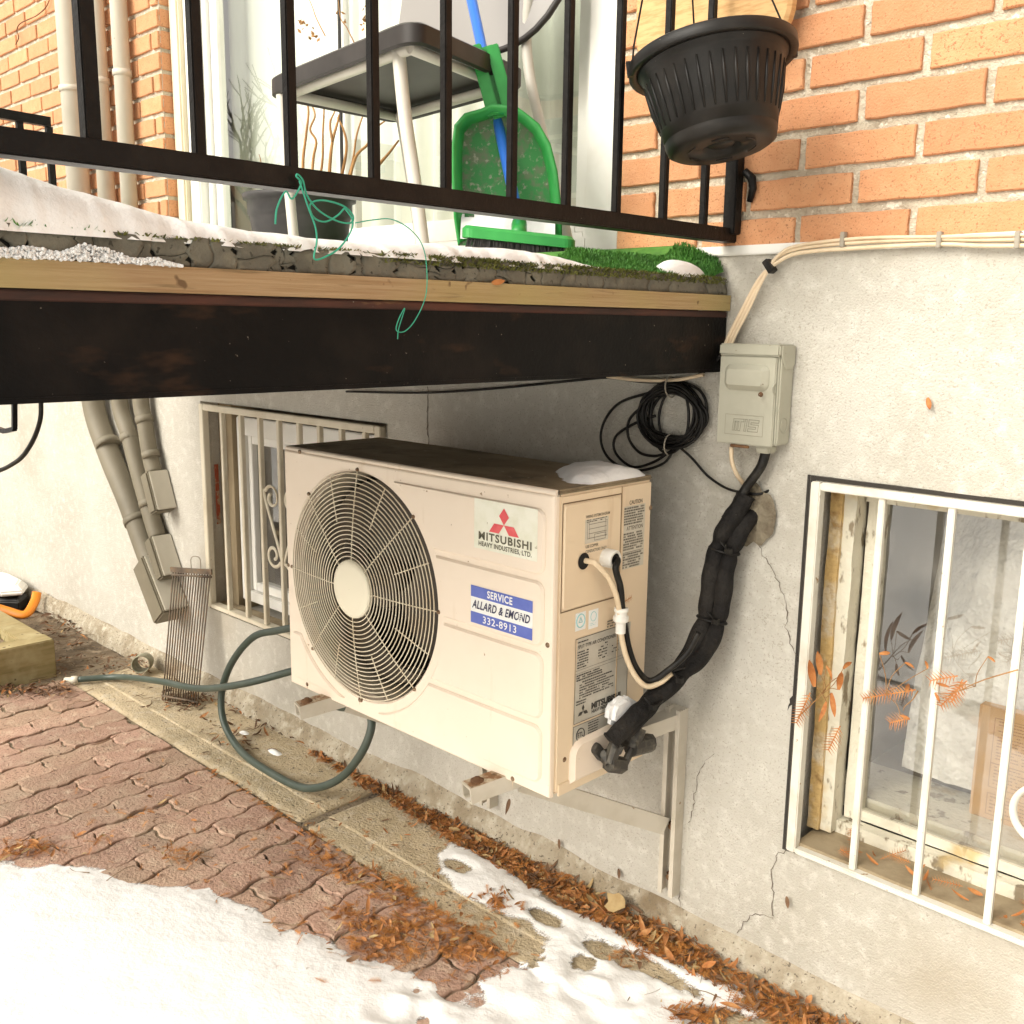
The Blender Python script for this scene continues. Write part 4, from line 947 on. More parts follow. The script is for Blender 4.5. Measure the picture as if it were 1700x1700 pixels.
foam(A1, .0170, ties=(.30, .52, .70, .8), seed=1); foam(A2, .0185, ties=(.28, .52, .70, .8), seed=2)
def tie(path, t, r, m=CABLE_BLACK, parent=LINE, th=.0016):
    p = spline(path, 10); i = int(t*(len(p)-1)); d = (p[min(i+1, len(p)-1)]-p[max(i-1, 0)]).normalized(); e1 = d.orthogonal().normalized(); e2 = d.cross(e1)
    return p[i], d, e1, e2
MIDL = [(a+b)/2 for a, b in zip(A1, A2)]
for t in (.30, .52, .70, .80):
    c, d_, e1, e2 = tie(MIDL, t, .04); i = min(int(t*(len(A1)-1)), len(A1)-2)
    ax = (spline(A1, 10)[int(t*(len(A1)-1)*10)]-spline(A2, 10)[int(t*(len(A2)-1)*10)]).normalized(); ay = d_.cross(ax).normalized()
    mb = MB(); mb.tube([c+ax*(.0290*math.cos(q))+ay*(.0175*math.sin(q)) for q in np.linspace(0, 2*math.pi, 24, endpoint=False)], .0026, 6, True, flat=1.4); mb.build('cable_tie', CABLE_BLACK, LINE)
    mb = MB(); hd = c+V((.020, -.018, .004)); mb.obox(hd, X, Y, Z, .006, .005, .005); mb.tube([hd, hd+V((-.012, -.010, .018))], .0022, 5); mb.build('tie_tail', CABLE_BLACK, LINE)
m = MB(); m.tube([A1[-1]+V((0, .004, .006)), V((AX1+.042, -.290, .535)), b1+V((.004, .012, .030))], .007, 8); m.build('pipe_end', BRASS, LINE)
m = MB(); m.tube([A1[-1]+V((.004, .014, .006)), b2+V((0, .018, .030))], .009, 8); m.build('pipe_end', BRASS, LINE)
# white ice/tag caught on the pipes
wt_ = [sp(1003, 1160), sp(1022, 1148), sp(1048, 1164), sp(1030, 1178), sp(1010, 1203), sp(994, 1195), sp(996, 1175)]
m = MB(); poly = [(p.y, p.z) for p in wt_]; m.prism(poly, (AX1, 0, 0), Y, Z, X, .006, .032, 0); tag(m.build('snow_clump', SNOW, bevel=.009, seg=4), 'small white snow clump caught between rating label and black pipes', 'snow')

def cable(name, pts, r, m, label, n=8, grp=None, sub=8):
    o = MB().tube(spline(pts, sub), r, n).build(name, m); tag(o, label, 'cable', grp); return o
h_ = V((AX1+.004, hp.y, hp.z)); tie_pt = P(1075, 1133, 'x', .437); gl2 = P(1031, 1020, 'x', AX1+.030)
cable('cable', [h_-X*.03, h_+X*.012+V((0, .006, .0)), P(990, 937, 'x', AX1+.026), P(1012, 962, 'x', AX1+.032), P(1026, 1000, 'x', AX1+.032), P(1030, 1045, 'x', AX1+.030), P(1038, 1085, 'x', AX1+.032), P(1052, 1118, 'x', AX1+.040), P(1072, 1139, 'x', AX1+.052), P(1095, 1134, 'x', AX1+.062), P(1115, 1118, 'x', .446)], .0053, CABLE_CREAM, 'cream cable leaving the round hole in the service cover')
cable('cable', [V((AX1+.012, gp.y, gp.z)), V((AX1+.030, gp.y+.002, gp.z)), P(1022, 945, 'x', AX1+.040), P(1030, 975, 'x', AX1+.038), P(1033, 1010, 'x', AX1+.033), P(1038, 1045, 'x', AX1+.026), P(1045, 1080, 'x', AX1+.030), P(1058, 1112, 'x', AX1+.036), P(1080, 1130, 'x', AX1+.048), P(1110, 1112, 'x', .452), P(1140, 1085, 'x', .475), P(1160, 1050, 'x', .490)], .0062, CABLE_BLACK, 'dark grey cable from the white gland running down to the pipes')
m = MB(); q0 = gl2+V((0, 0, .012)); m.lathe([(.0125, .0), (.0145, .002), (.0145, .010), (.0115, .012), (.0115, .018), (.0135, .020), (.0135, .026), (.009, .027)], q0-Z*.026, Z, 24); m.lathe([(.0095, -.022), (.0095, 0)], q0-Z*.026, Z, 18)
tag(m.build('cable_connector', WHITEPL), 'white threaded connector sleeve around the two side cables', 'connector')

# disconnect box
bxd = thing('disconnect_box', 'grey metal electrical disconnect box with embossed cover on the stucco', 'electrical box', (.518, 0, 1.10))
BX0, BX1, BZ0, BZ1, BYF = .456, .580, 1.102, 1.287, -.054
MB().box((BX0+.001, BYF+.006, BZ0+.003), (BX1, -.001, BZ1-.002)).build('case', BOXGREY, bxd, bevel=.003)
cv = MB(); cv.box((BX0-.001, BYF, BZ0), (BX1-.006, BYF+.0055, BZ1-.020)); cover = cv.build('cover', BOXGREY, bxd, bevel=.002)
cv = MB(); cv.box((BX0-.002, BYF-.004, BZ1-.0195), (BX1+.001, -.001, BZ1+.002)); cv.build('rain_lip', BOXGREY, bxd, bevel=.003)
MB().prism([(-.050, 0), (-.004, 0), (-.004, -.034), (-.012, -.042), (-.034, -.042), (-.050, -.020)], V((BX1, 0, BZ1)), Y, Z, X, .0005, .003, .0008).build('side_hinge', BOXGREY, bxd)
MB().prism(rrect(BX0+.012, BZ0+.102, BX0+.105, BZ0+.150, .014), V((0, BYF, 0)), X, Z, -Y, 0, .011, .0095).build('pressed_boss', BOXGREY, cover)
d = MB(); frame2(d, V((0, BYF, 0)), X, Z, -Y, BX0+.017, BZ0+.018, BX0+.098, BZ0+.056, .0007, .0006)
def slit(x0, z0, x1, z1): 
    sl_ = .12; o = V((BX0, BYF, BZ0)); d.add([o+X*(x0+z0*sl_)+Z*z0-Y*.0007, o+X*(x1+z0*sl_)+Z*z0-Y*.0007, o+X*(x1+z1*sl_)+Z*z1-Y*.0007, o+X*(x0+z1*sl_)+Z*z1-Y*.0007], [(0, 1, 2, 3)])
def emb(pl):                                  # outlined block letters of the embossed maker's mark
    for (a0, c0__), (a1, c1__) in zip(pl, pl[1:]+pl[:1]):
        t_ = .0005; slit(min(a0, a1)-t_, min(c0__, c1__)-t_, max(a0, a1)+t_, max(c0__, c1__)+t_)
zb, zt = .026, .048
emb([(.030, zb), (.030, zt), (.052, zt), (.052, zt-.005), (.0465, zt-.005), (.0465, zb), (.042, zb), (.042, zt-.005), (.0395, zt-.005), (.0395, zb), (.0355, zb), (.0355, zt-.005), (.0335, zt-.005), (.0335, zb)])
emb([(.055, zb), (.055, zt), (.059, zt), (.059, zb)])
emb([(.063, zb), (.063, zb+.005), (.079, zb+.005), (.079, zb+.009), (.063, zb+.009), (.063, zt), (.084, zt), (.084, zt-.005), (.068, zt-.005), (.068, zb+.013), (.084, zb+.013), (.084, zb)])
d.build('embossed_mark', mat('emboss_shade', (.23, .22, .165), .6), cover)
m = MB(); m.tube([V((BX1+.0006, -.026, BZ0+.040))+Y*(.0125*math.cos(a))+Z*(.0135*math.sin(a)) for a in np.linspace(0, 2*math.pi, 24, endpoint=False)], .0008, 5, True); m.build('knockout_ring', BOXGREY, bxd)
MB().box((BX0+.030, BYF-.001, BZ0-.006), (BX0+.070, BYF+.004, BZ0-.0005)).build('latch_tab', RUST, bxd, bevel=.001)
MB().box((BX1-.046, -.042, BZ0-.014), (BX1-.018, -.012, BZ0+.002)).build('conduit_hub', BOXGREY, bxd, bevel=.003)
MB().tube([V((BX1-.006, BYF-.0005, BZ0+.118)), V((BX1-.010, BYF-.006, BZ0+.108)), V((BX1-.006, BYF-.0005, BZ0+.098))], .0014, 6).build('hasp', BOXGREY, bxd)
m = MB(); pr_ = P(1263, 655, 'y', BYF-.012); m.lathe([(.0005, .004), (.004, .003), (.005, 0)], pr_, -Y, 8); m.build('rusty_rivet', RUST, bxd)
cable('conduit', [V((BX1-.032, -.027, BZ0-.010)), V((.540, -.030, 1.060)), V((.515, -.034, 1.020)), V((.500, -.044, .985)), V((.482, -.050, .955))], .0095, CABLE_BLACK, 'short black flexible conduit from the grey box down to the pipe bundle')
cable('cable', [P(1214, 742, 'y', -.04), P(1215, 765, 'y', -.04), P(1222, 785, 'y', -.03), P(1232, 800, 'y', -.012), P(1240, 806, 'y', .01)], .0042, CABLE_CREAM, 'short yellowish cable dropping from the box into the wall')

# coil of black wire and the run under the beam
cl = thing('cable_coil', 'black cable coil tied in a ring on the stucco beside the grey box', 'cable coil', (.325, -.02, 1.07))
rc = random.Random(4)
for k in range(15):
    cx, cz, rx, rz = .326+rc.uniform(-.007, .007), 1.141+rc.uniform(-.006, .006), .060+rc.uniform(-.014, .016), .058+rc.uniform(-.013, .013); yy = -.010-.0032*rc.randint(0, 7); ph = rc.random()*6
    mb = MB(); mb.tube([V((cx+rx*(1+.05*math.sin(2*a+ph))*math.cos(a), yy+.004*math.sin(a+ph), cz+rz*(1+.05*math.cos(3*a+ph))*math.sin(a))) for a in np.linspace(0, 2*math.pi, 36, endpoint=False)], .0030, 6, True); mb.build('coil_loop', CABLE_BLACK, cl)
for ex in ([(1085, 650), (1030, 668), (1003, 700), (998, 735), (1015, 765), (1055, 781), (1100, 770), (1120, 745)], [(1088, 690), (1050, 705), (1022, 725), (1022, 752), (1050, 775), (1085, 767), (1115, 748)], [(1075, 668), (1046, 695), (1043, 725), (1060, 750), (1085, 757), (1108, 752)]):
    MB().tube(spline([P(a, b, 'y', -.018) for a, b in ex], 8), .0030, 6).build('loose_loop', CABLE_BLACK, cl)
for a in (95, 268):
    c = V((.326+.06*math.cos(RAD(a)), -.02, 1.141+.058*math.sin(RAD(a)))); e = V((math.cos(RAD(a)), 0, math.sin(RAD(a))))
    MB().tube([c+e*(.021*math.cos(q))+Y*(.020*math.sin(q)) for q in np.linspace(0, 2*math.pi, 18, endpoint=False)], .0018, 5, True).build('twist_tie', CABLE_GREY, cl)
cable('cable', [P(1128, 742, 'y', -.018), P(1150, 762, 'y', -.015), P(1175, 790, 'y', -.014), P(1205, 810, 'y', -.016), P(1235, 818, 'y', -.020), P(1262, 820, 'y', -.012), P(1280, 812, 'y', .005)], .0027, CABLE_BLACK, 'thin black cable from the coil curving into the mortar patch')
cable('cable', [P(575, 650, 'y', -.012), P(700, 652, 'y', -.012), P(820, 645, 'y', -.012), P(950, 632, 'y', -.012), P(1010, 627, 'y', -.014), P(1070, 634, 'y', -.018), P(1130, 632, 'y', -.02), P(1172, 615, 'y', -.022), P(1196, 590, 'y', -.03)], .0030, CABLE_BLACK, 'thin black cable running under the balcony along the stucco')
cable('cable', [P(1008, 625, 'y', -.02), P(1060, 631, 'y', -.022), P(1120, 631, 'y', -.024), P(1168, 622, 'y', -.024)], .0038, CABLE_CREAM, 'short pale cable lying just above the black coil')
bund = thing('cable_bundle', 'cream coaxial cables clipped along the bottom of the brickwork', 'cable', (.6, -.01, 1.29))
for k, (dz, y) in enumerate(((0, -.014), (-.008, -.016), (.0055, -.018))):
    pts = [P(1700+260, 395, 'y', y)+V((.3, 0, dz*1.2)), P(1700, 397, 'y', y)+V((0, 0, dz*1.2)), P(1560, 397, 'y', y)+V((0, 0, dz*(1.3-.3*k))), P(1430, 402, 'y', y)+V((0, 0, dz*1.2)), P(1330, 412, 'y', y)+V((0, 0, dz)), P(1290, 428, 'y', y)+V((.0+.002*k, 0, dz)), P(1265, 462, 'y', y-.004)+V((dz*.6, 0, 0)), P(1238, 515, 'y', y-.006)+V((dz, 0, 0)), P(1215, 560, 'y', y-.008)+V((dz, 0, 0)), P(1205, 590, 'y', y-.008)+V((dz, 0, 0))]
    MB().tube(spline(pts, 8), .0036 if k < 2 else .003, 8).build('coaxial_cable', CABLE_CREAM, bund)
c = P(1278, 442, 'y', -.02); MB().obox(c, V((.8, 0, .6)), V((-.6, 0, .8)), Y, .006, .013, .009).build('clip', CABLE_BLACK, bund, bevel=.001)
for px in (1400, 1560, 1690):
    c = P(px, 398, 'y', -.016); MB().obox(c, X, Z, Y, .004, .013, .006).build('clip', CABLE_GREY, bund, bevel=.001)

# ------------------------------------------------------------------ conduits on the left
def conduit(xt, ctrl, r, label, boxes, rlow=None):
    """vertical pipe on the brick that bends over the stucco and ends in a pull box"""
    t = thing('conduit_pipe', label, 'conduit', (ctrl[-1][0], -.05, ctrl[-1][2]), 'conduits on the house wall')
    MB().tube([V((xt, -.012-r, 4.0)), V((xt, -.012-r, 1.40))], r, 16).build('upper_pipe', PVC, t); MB().tube([V((xt, -.012-r, 1.40)), V((xt, -.012-r, 1.25)), *spline([V((xt, -.012-r, 1.22)), *[V(c) for c in ctrl]], 8)], r*1.02, 16).build('lower_pipe', PVC_LOW, t)
    MB().tube([V((xt, -.012-r, 2.135)), V((xt, -.012-r, 2.155))], r*1.14, 16).build('coupling', PVC, t)
    a, b = V(ctrl[-2]), V(ctrl[-1]); d_ = (b-a).normalized(); s_ = d_.cross(Y).normalized(); 
    for q in (.25, .75):
        c = V(ctrl[0]).lerp(V(ctrl[-1]), q)
        MB().tube([c-d_*.012, c+d_*.012], r*1.12, 16).build('pipe_strap', PVC_LOW, t)
    for (L, w, dep) in boxes:
        n_ = s_.cross(d_)
        if n_.y > 0: n_ = -n_
        MB().obox(b+d_*(L/2)+n_*.004, d_, s_, n_, L/2, w/2, dep/2).build('pull_box', PVC_LOW, t, bevel=.006)
        MB().obox(b+d_*(L/2)+s_*(w/2+.003)+n_*.0, d_, s_, n_, L/2*.96, .003, dep/2*.9).build('box_lid', PVC, t, bevel=.002)
        MB().obox(b+d_*(L/2)-s_*(w/2+.003)+n_*.0, d_, s_, n_, L/2*.96, .003, dep/2*.9).build('box_lid', PVC, t, bevel=.002)
    return t
def lowpts(q, y): return [P(a, b, 'y', y) for a, b in q]
c1 = lowpts([(156, 675), (182, 755), (215, 835), (243, 912), (250, 930)], -.05); conduit(c1[0].x, c1, .041, 'thickest grey white conduit pipe, leftmost, ending in the largest pull box', [(.235, .10, .10)])
c2 = lowpts([(199, 672), (215, 725), (232, 790), (252, 860), (262, 892)], -.04); conduit(c2[0].x, c2, .030, 'middle grey white conduit pipe ending just right of the big pull box', [(.16, .055, .08)])
c3 = lowpts([(234, 668), (240, 700), (250, 760), (256, 784)], -.04); conduit(c3[0].x, c3, .028, 'rightmost grey white conduit pipe, ending highest in a small pull box', [(.15, .055, .08)])
hk = P(15, 0, 'y', -.004)
tag(MB().tube(spline([P(85, -30, 'y', -.01), P(80, 5, 'y', -.012), P(62, 25, 'y', -.015), P(35, 38, 'y', -.015), P(28, 50, 'y', -.015), P(31, 62, 'y', -.016), P(26, 74, 'y', -.02)], 8), .0022, 6).build('wire_hook', RUST), 'bent brown wire dangling on the brick at upper left', 'wire')

# ------------------------------------------------------------------ hose, rack, planter and odds and ends
hose = thing('garden_hose', 'grey green garden hose looping from the paving up behind the unit', 'hose', (-1.2, -.2, 0))
hpts = [P(128, 1128, 'z', .020), P(200, 1124, 'z', .028), P(265, 1131, 'y', -.20), P(330, 1143, 'y', -.205), P(400, 1136, 'y', -.19), P(478, 1116, 'y', -.13), P(540, 1098, 'y', -.11), P(600, 1070, 'y', -.10), P(560, 1035, 'y', -.10), P(500, 1040, 'y', -.12), P(460, 1047, 'y', -.13), P(420, 1058, 'y', -.145), P(385, 1100, 'y', -.16), P(368, 1150, 'y', -.17), P(372, 1200, 'y', -.185), P(400, 1250, 'y', -.205), P(445, 1291, 'y', -.222), P(505, 1308, 'y', -.222), P(560, 1295, 'y', -.205), P(600, 1250, 'y', -.19), P(617, 1200, 'y', -.17), P(600, 1175, 'y', -.15), P(560, 1172, 'y', -.13), P(540, 1140, 'y', -.12)]
hpts = [V((p.x, p.y, max(p.z, .0165))) for p in hpts]
MB().tube(spline(hpts, 10), .0112, 12).build('hose_tube', HOSE, hose)
e0 = hpts[0]; dv = (hpts[0]-hpts[1]).normalized(); MB().tube([e0-dv*.006, e0+dv*.02, e0+dv*.021, e0+dv*.045], lambda t: .0135 if t < .5 else .010, 12).build('fitting', HOSEEND, hose)

rk = thing('grate', 'rusty wire cooking grate leaning against the stucco under the conduits', 'grate', (-1.62, -.11, 0))
tl, tr, bl, br_ = V((-1.722, -.082, .452)), V((-1.572, -.022, .462)), V((-1.690, -.162, .004)), V((-1.552, -.106, .004))
for k in range(15):
    s_ = k/14; MB().tube([bl.lerp(br_, s_), tl.lerp(tr, s_)], .0027, 6).build('rod', GRATEM, rk)
for q, rr0 in ((.97, .0045), (.03, .004)):
    MB().tube([bl.lerp(tl, q)-V((.006, .002, 0)), br_.lerp(tr, q)+V((.006, .002, 0))], rr0, 6).build('cross_bar', GRATEM, rk)
MB().bar(tl-V((.008, .005, -.004)), tr+V((.008, .001, .004)), .003, .009).build('top_strip', GRATEM, rk)
mid = tl.lerp(tr, .62); e = (tr-tl).normalized(); MB().tube(spline([mid-e*.02, mid-e*.018+Z*.05, mid+e*.018+Z*.05, mid+e*.02], 5), .002, 6).build('handle_loop', CABLE_GREY, rk)

pl = thing('planter', 'weathered timber planter box at the left edge of the paving', 'planter', (-2.7, -.9, 0))
px0, px1, py0, py1, ph, th = -3.35, -2.205, -1.55, -.325, .142, .095
MB().box((px1-th, py0, -.01), (px1, py1, ph)).build('side_board', TIMBER, pl, bevel=.004); MB().box((px0, py1-th, -.0105), (px1-th-.002, py1-.002, ph-.003)).build('side_board', TIMBER, pl, bevel=.004)
MB().box((px0, py0, -.0105), (px0+th, py1-th-.002, ph-.002)).build('side_board', TIMBER, pl, bevel=.004); MB().box((px0+th+.002, py0, -.0105), (px1-th-.002, py0+th, ph-.003)).build('side_board', TIMBER, pl, bevel=.004)
so_ = grid_sheet('planter_soil', np.linspace(px0+.05, px1-.05, 30), np.linspace(py0+.05, py1-.05, 30), lambda x, y: .105+.025*fnoise(x*9, y*9, 51), SOIL); so_.name = 'soil'; so_.parent = pl; so_.matrix_parent_inverse = Matrix.Translation(-V(pl.location))
rg = random.Random(9); m = MB()
for k in range(420):
    c = V((rg.uniform(px0+.12, px1-.12), rg.uniform(py0+.12, py1-.10), .10)); a = rg.random()*6.28; l = rg.uniform(.02, .07); w_ = .0018; d_ = V((math.cos(a)*.6, math.sin(a)*.6, .8)); s_ = V((-math.sin(a), math.cos(a), 0))*w_
    m.add([c-s_, c+s_, c+d_*l*.6+s_*.7, c+d_*l+V((d_.x*.01, d_.y*.01, -.004)), c+d_*l*.6-s_*.7], [(0, 1, 2, 3, 4)])
tag(m.build('grass_tufts', mat('dry_grass', (.20, .19, .07), .85, var=((.33, .27, .13), 30, .4, .7)), pl), kind='stuff')

sh_ = thing('shovel_head', 'white plastic shell with black underside lying by the wall beyond the planter', 'shell', (-3.45, -.09, 0))
c = V((-3.47, -.115, .0)); m = MB()
m.prism([(.30*math.cos(a)*1.0, .105*math.sin(a)) for a in np.linspace(0, 2*math.pi, 9)[:-1]], c, X, Y, Z, .0, .055, .012); m.build('black_underside', SHELLBLACK, sh_, bevel=.004)
m = MB(); m.prism([(.31*math.cos(a), .11*math.sin(a)) for a in np.linspace(.2, .2+2*math.pi, 9)[:-1]], c+Z*.058, (X+Z*.05).normalized(), Y, Z, .0, .048, .030); m.build('white_shell', WHITESHELL, sh_, bevel=.006)
MB().box((-3.60, -.215, .055), (-3.36, -.170, .085)).build('white_lip', WHITESHELL, sh_, bevel=.01)
m = MB(); pts = [P(-30, 998, 'z', .05), P(10, 1003, 'z', .045), P(35, 1010, 'z', .03), P(48, 1013, 'z', .02), P(60, 1000, 'z', .055)]
m.tube(spline([V((-3.40, -.33, .05)), V((-3.25, -.26, .055)), V((-3.14, -.19, .03)), V((-3.06, -.13, .012)), V((-3.10, -.07, .05)), V((-3.13, -.045, .085))], 6), .020, 8, flat=.35); tag(m.build('plastic_strip', ORANGEPL), 'bright orange plastic strip on the ground by the white shell', 'strip')
m = MB(); c = P(238, 1112, 'z', .02); ax_ = V((.75, -.6, .12)).normalized(); m.lathe([(.030, -.045), (.034, -.02), (.034, .035), (.032, .038), (.030, .03), (.028, -.03)], c+Z*.028, ax_, 20); tag(m.build('small_can', mat('can_grey', (.30, .29, .20), .6, var=((.14, .12, .07), 20, .45, .65))), 'small dirty grey can lying near the foot of the grate', 'can')
tag(MB().tube(spline([P(66, 560, 'y', -.5), P(68, 660, 'y', -.5), P(66, 700, 'y', -.5), P(50, 740, 'y', -.5), P(25, 768, 'y', -.5), P(-20, 785, 'y', -.5), P(-90, 780, 'y', -.5)], 8), .0075, 8).build('black_hose', CABLE_BLACK), 'black tube hanging in an arc below the balcony at far left', 'tube')
m = MB(); q = [P(24, 600, 'y', -.55), P(24, 712, 'y', -.55), P(8, 716, 'y', -.55), P(-40, 700, 'y', -.55)]
for a, b in zip(q[:-1], q[1:]): m.bar(a, b, .007, .007, Y)
tag(m.build('metal_hook', RAILPAINT), 'black square metal hook under the balcony at far left', 'hook')
# ------------------------------------------------------------------ balcony
XB, YF, XL = .434, -1.78, -1.76
RH = V((math.cos(YAW), math.sin(YAW), 0)); FH = V((-math.sin(YAW), math.cos(YAW), 0))
bal = thing('balcony', 'low balcony with black steel beam, wood fascia and cracked grey roofing edge', 'balcony', (-.6, -.9, 1.234))
m = MB(); m.box((XB-.012, YF, 1.238), (XB-.003, -.002, 1.337)); m.box((XB-.055, YF, 1.2335), (XB-.002, -.002, 1.2395)); m.build('steel_beam', BLACKPAINT, bal)
m = MB(); m.box((XB-.055, YF, 1.3365), (XB-.0015, -.002, 1.3485)); m.build('top_flange', OXIDE, bal, bevel=.002)
for x in (-.2, -.85, -1.5): MB().box((x, YF+.05, 1.245), (x+.045, -.004, 1.348)).build('joist', BLACKPAINT, bal)
MB().box((XL, YF, 1.238), (XB-.06, YF+.045, 1.347)).build('front_beam', BLACKPAINT, bal)
m = MB(); n = 60; ys = np.linspace(YF, -.003, n)
wobble(strip((XB-.008, YF, 1.3640), (XB-.008, -.003, 1.3640), .0125, .0145, Z, 50), .0006, 9, 61).build('fascia_board', WOOD, bal)
for k, x in enumerate(np.arange(XL, XB-.10, .142)): MB().box((x, YF, 1.3495), (x+.139, -.004, 1.378)).build('deck_board', DECK, bal)
MB().box((XL, YF, 1.379), (XB-.010, -.003, 1.4075)).build('roofing_core', MEMB_DARK, bal)
# cracked, curling flakes of roofing felt along the edge
rf = random.Random(12)
def edge_wave(k, t): return .004*math.sin(t*7+k*2.3)+.0035*math.sin(t*17+k*1.1)+.002*math.sin(t*41+k*3.7)
ycut = [YF]
while ycut[-1] < -.03: ycut.append(ycut[-1]+(rf.uniform(.012, .058) if ycut[-1] < -.36 else rf.uniform(.06, .14)))
ycut[-1] = -.006
def flake(y0, y1, k0, k1, zf0, zf1, lift):
    nA, nB = 7, 4; vs = []; wavy = y0 < -.33; cl = rf.uniform(-.4, 1)*.0030 if wavy else 0; cb_ = rf.uniform(0, .0032) if wavy else .0005
    for i in range(nA+1):
        for j in range(nB+1):
            s_, t_ = i/nA, j/nB; ya = y0+edge_wave(k0, t_)*(1 if y0 > YF+.001 else 0); yb = y1+edge_wave(k1, t_)*(1 if y1 < -.03 else 0)
            yy = ya+.0005+(yb-ya-.001)*s_; za, zb_ = zf0(yy), zf1(yy); zz = za+(zb_-za)*t_
            xx = XB-.0045+lift+.0045*float(fnoise(yy*34, zz*60, 71))+cl*(2*s_-1)**3+cb_*((1-t_)**3+.6*t_**4)
            vs.append((xx, yy, zz))
    fs = [(i*(nB+1)+j, (i+1)*(nB+1)+j, (i+1)*(nB+1)+j+1, i*(nB+1)+j+1) for i in range(nA) for j in range(nB)]
    mb = MB(); mb.add(vs, fs, True); mb.add([(a-.0025, b, c) for a, b, c in vs], [tuple(reversed(f)) for f in fs], True)
    per = [i*(nB+1) for i in range(nA+1)]+[nA*(nB+1)+j for j in range(1, nB+1)]+[i*(nB+1)+nB for i in range(nA-1, -1, -1)]+[j for j in range(nB-1, 0, -1)]; N_ = len(vs)
    mb.f += [(per[k], per[(k+1) % len(per)], per[(k+1) % len(per)]+N_, per[k]+N_) for k in range(len(per))]; mb.sm += [False]*len(per)
    mb.build('membrane_flake', MEMB, bal)
for k in range(len(ycut)-1):
    top_ = lambda y, q=rf.uniform(-.001, .0015): 1.4095+q+.0016*math.sin(y*61); bot_ = lambda y: 1.3785+.0008*math.sin(y*83)
    if ycut[k] < -.40 and rf.random() < .38:
        zc_ = rf.uniform(1.386, 1.401); sl_ = rf.uniform(-.2, .2); ym_ = (ycut[k]+ycut[k+1])/2; md = lambda y, z=zc_, q=sl_, c=ym_: min(1.405, max(1.382, z+q*(y-c)+.0015*math.sin(y*140)))
        flake(ycut[k], ycut[k+1], k, k+1, bot_, lambda y: md(y)-.0003, rf.uniform(0, .0015)); flake(ycut[k], ycut[k+1], k, k+1, lambda y: md(y)+.0003, top_, rf.uniform(0, .0015))
    else: flake(ycut[k], ycut[k+1], k, k+1, bot_, top_, rf.uniform(0, .0016))
# artificial turf turned up at the wall, and its fibres
def turf_h(x, y): return 1.4085+.038*np.clip((XB-.012-x)/.085, 0, 1)*np.clip((y+.40)/.06, 0, 1)+.03*np.clip((y+.055)/.04, 0, 1)*np.clip((XB+.0-x)/.02, 0, 1)*np.clip((y+.40)/.06, 0, 1)
grid = grid_sheet('turf_carpet', np.linspace(XL+.02, XB-.010, 90), np.linspace(YF+.02, -.008, 70), turf_h, TURF); grid.parent = bal; grid.matrix_parent_inverse = Matrix.Translation(-V(bal.location))
rg = random.Random(21); m = MB()
def blade(m, c, l, w_, lean, rg):
    a = rg.random()*6.283; d_ = V((math.cos(a)*lean, math.sin(a)*lean, 1)).normalized(); s_ = V((-math.sin(a), math.cos(a), 0))*w_; m.add([c-s_, c+s_, c+d_*l*.6+s_*.8, c+d_*l, c+d_*l*.6-s_*.8], [(0, 1, 2, 3, 4)])
for k in range(9000):
    yy = rg.uniform(-.37, -.010); xx = XB-.012-.11*rg.random()**1.2; zz = float(turf_h(np.array(xx), np.array(yy))); blade(m, V((xx, yy, zz-.001)), rg.uniform(.006, .011), .0011, .5, rg)
for k in range(1500):
    yy = rg.uniform(-1.42, -1.225); xx = XB-.003-.05*rg.random(); blade(m, V((xx, yy, 1.408)), rg.uniform(.006, .014), .0013, .9, rg)
tag(m.build('turf_fibres', TURF, bal), kind='stuff')
m = MB(); clumps = []
for yy in np.arange(-.84, -.02, .0052):
    den = .35+.9*float(vnoise(yy*9, 2, 77)); 
    if yy > -.12: den = .8
    for k in range(int(60*den)):
        a = rg.random(); clumps.append((XB+.001-.026*a+rg.uniform(-.003, .003), yy+rg.uniform(-.006, .006), 1.4085+rg.uniform(-.004, .002)-(.007 if a < .12 else 0), rg.uniform(.003, .0055+.006*den)))
for cy_, n_ in ((-1.085, 90), (-1.02, 120), (-.99, 150), (-.905, 260), (-.80, 260), (-.76, 200), (-1.16, 90), (-1.2, 60), (-1.12, 40)):
    for k in range(n_*2): clumps.append((XB-.001-.02*rg.random(), cy_+rg.gauss(0, .014), 1.4085, rg.uniform(.003, .009)))
for x_, y_, z_, l in clumps: blade(m, V((x_, y_, z_)), l, .0014, 1.5, rg)
tag(m.build('moss', MOSS, bal), kind='stuff')

# railing
rail = thing('balcony_railing', 'black painted steel railing with square balusters along the balcony side', 'railing', (XB-.01, -.9, 1.41))
RXC = XB-.004
m = MB(); m.box((RXC-.016, YF, 1.4755), (RXC+.016, -.004, 1.5015)); m.build('bottom_rail', RAILPAINT, rail, bevel=.002)
m = MB(); m.box((RXC-.016, YF, 2.40), (RXC+.016, -.004, 2.425)); m.build('top_rail', RAILPAINT, rail, bevel=.002)
for yb in (-1.72, -1.60, -1.47, -1.345, -1.22, -1.0985, -.977, -.8515, -.7265, -.597, -.4755, -.3505, -.22, -.095):
    h_2 = .0085 if yb == -1.22 else .0065
    MB().box((RXC-h_2, yb-h_2, 1.5012), (RXC+h_2, yb+h_2, 2.4005)).build('baluster', RAILPAINT, rail, bevel=.0015)
MB().box((RXC-.002, -.028, 1.4900), (RXC+.024, -.003, 2.3998)).build('wall_post', RAILPAINT, rail, bevel=.002)
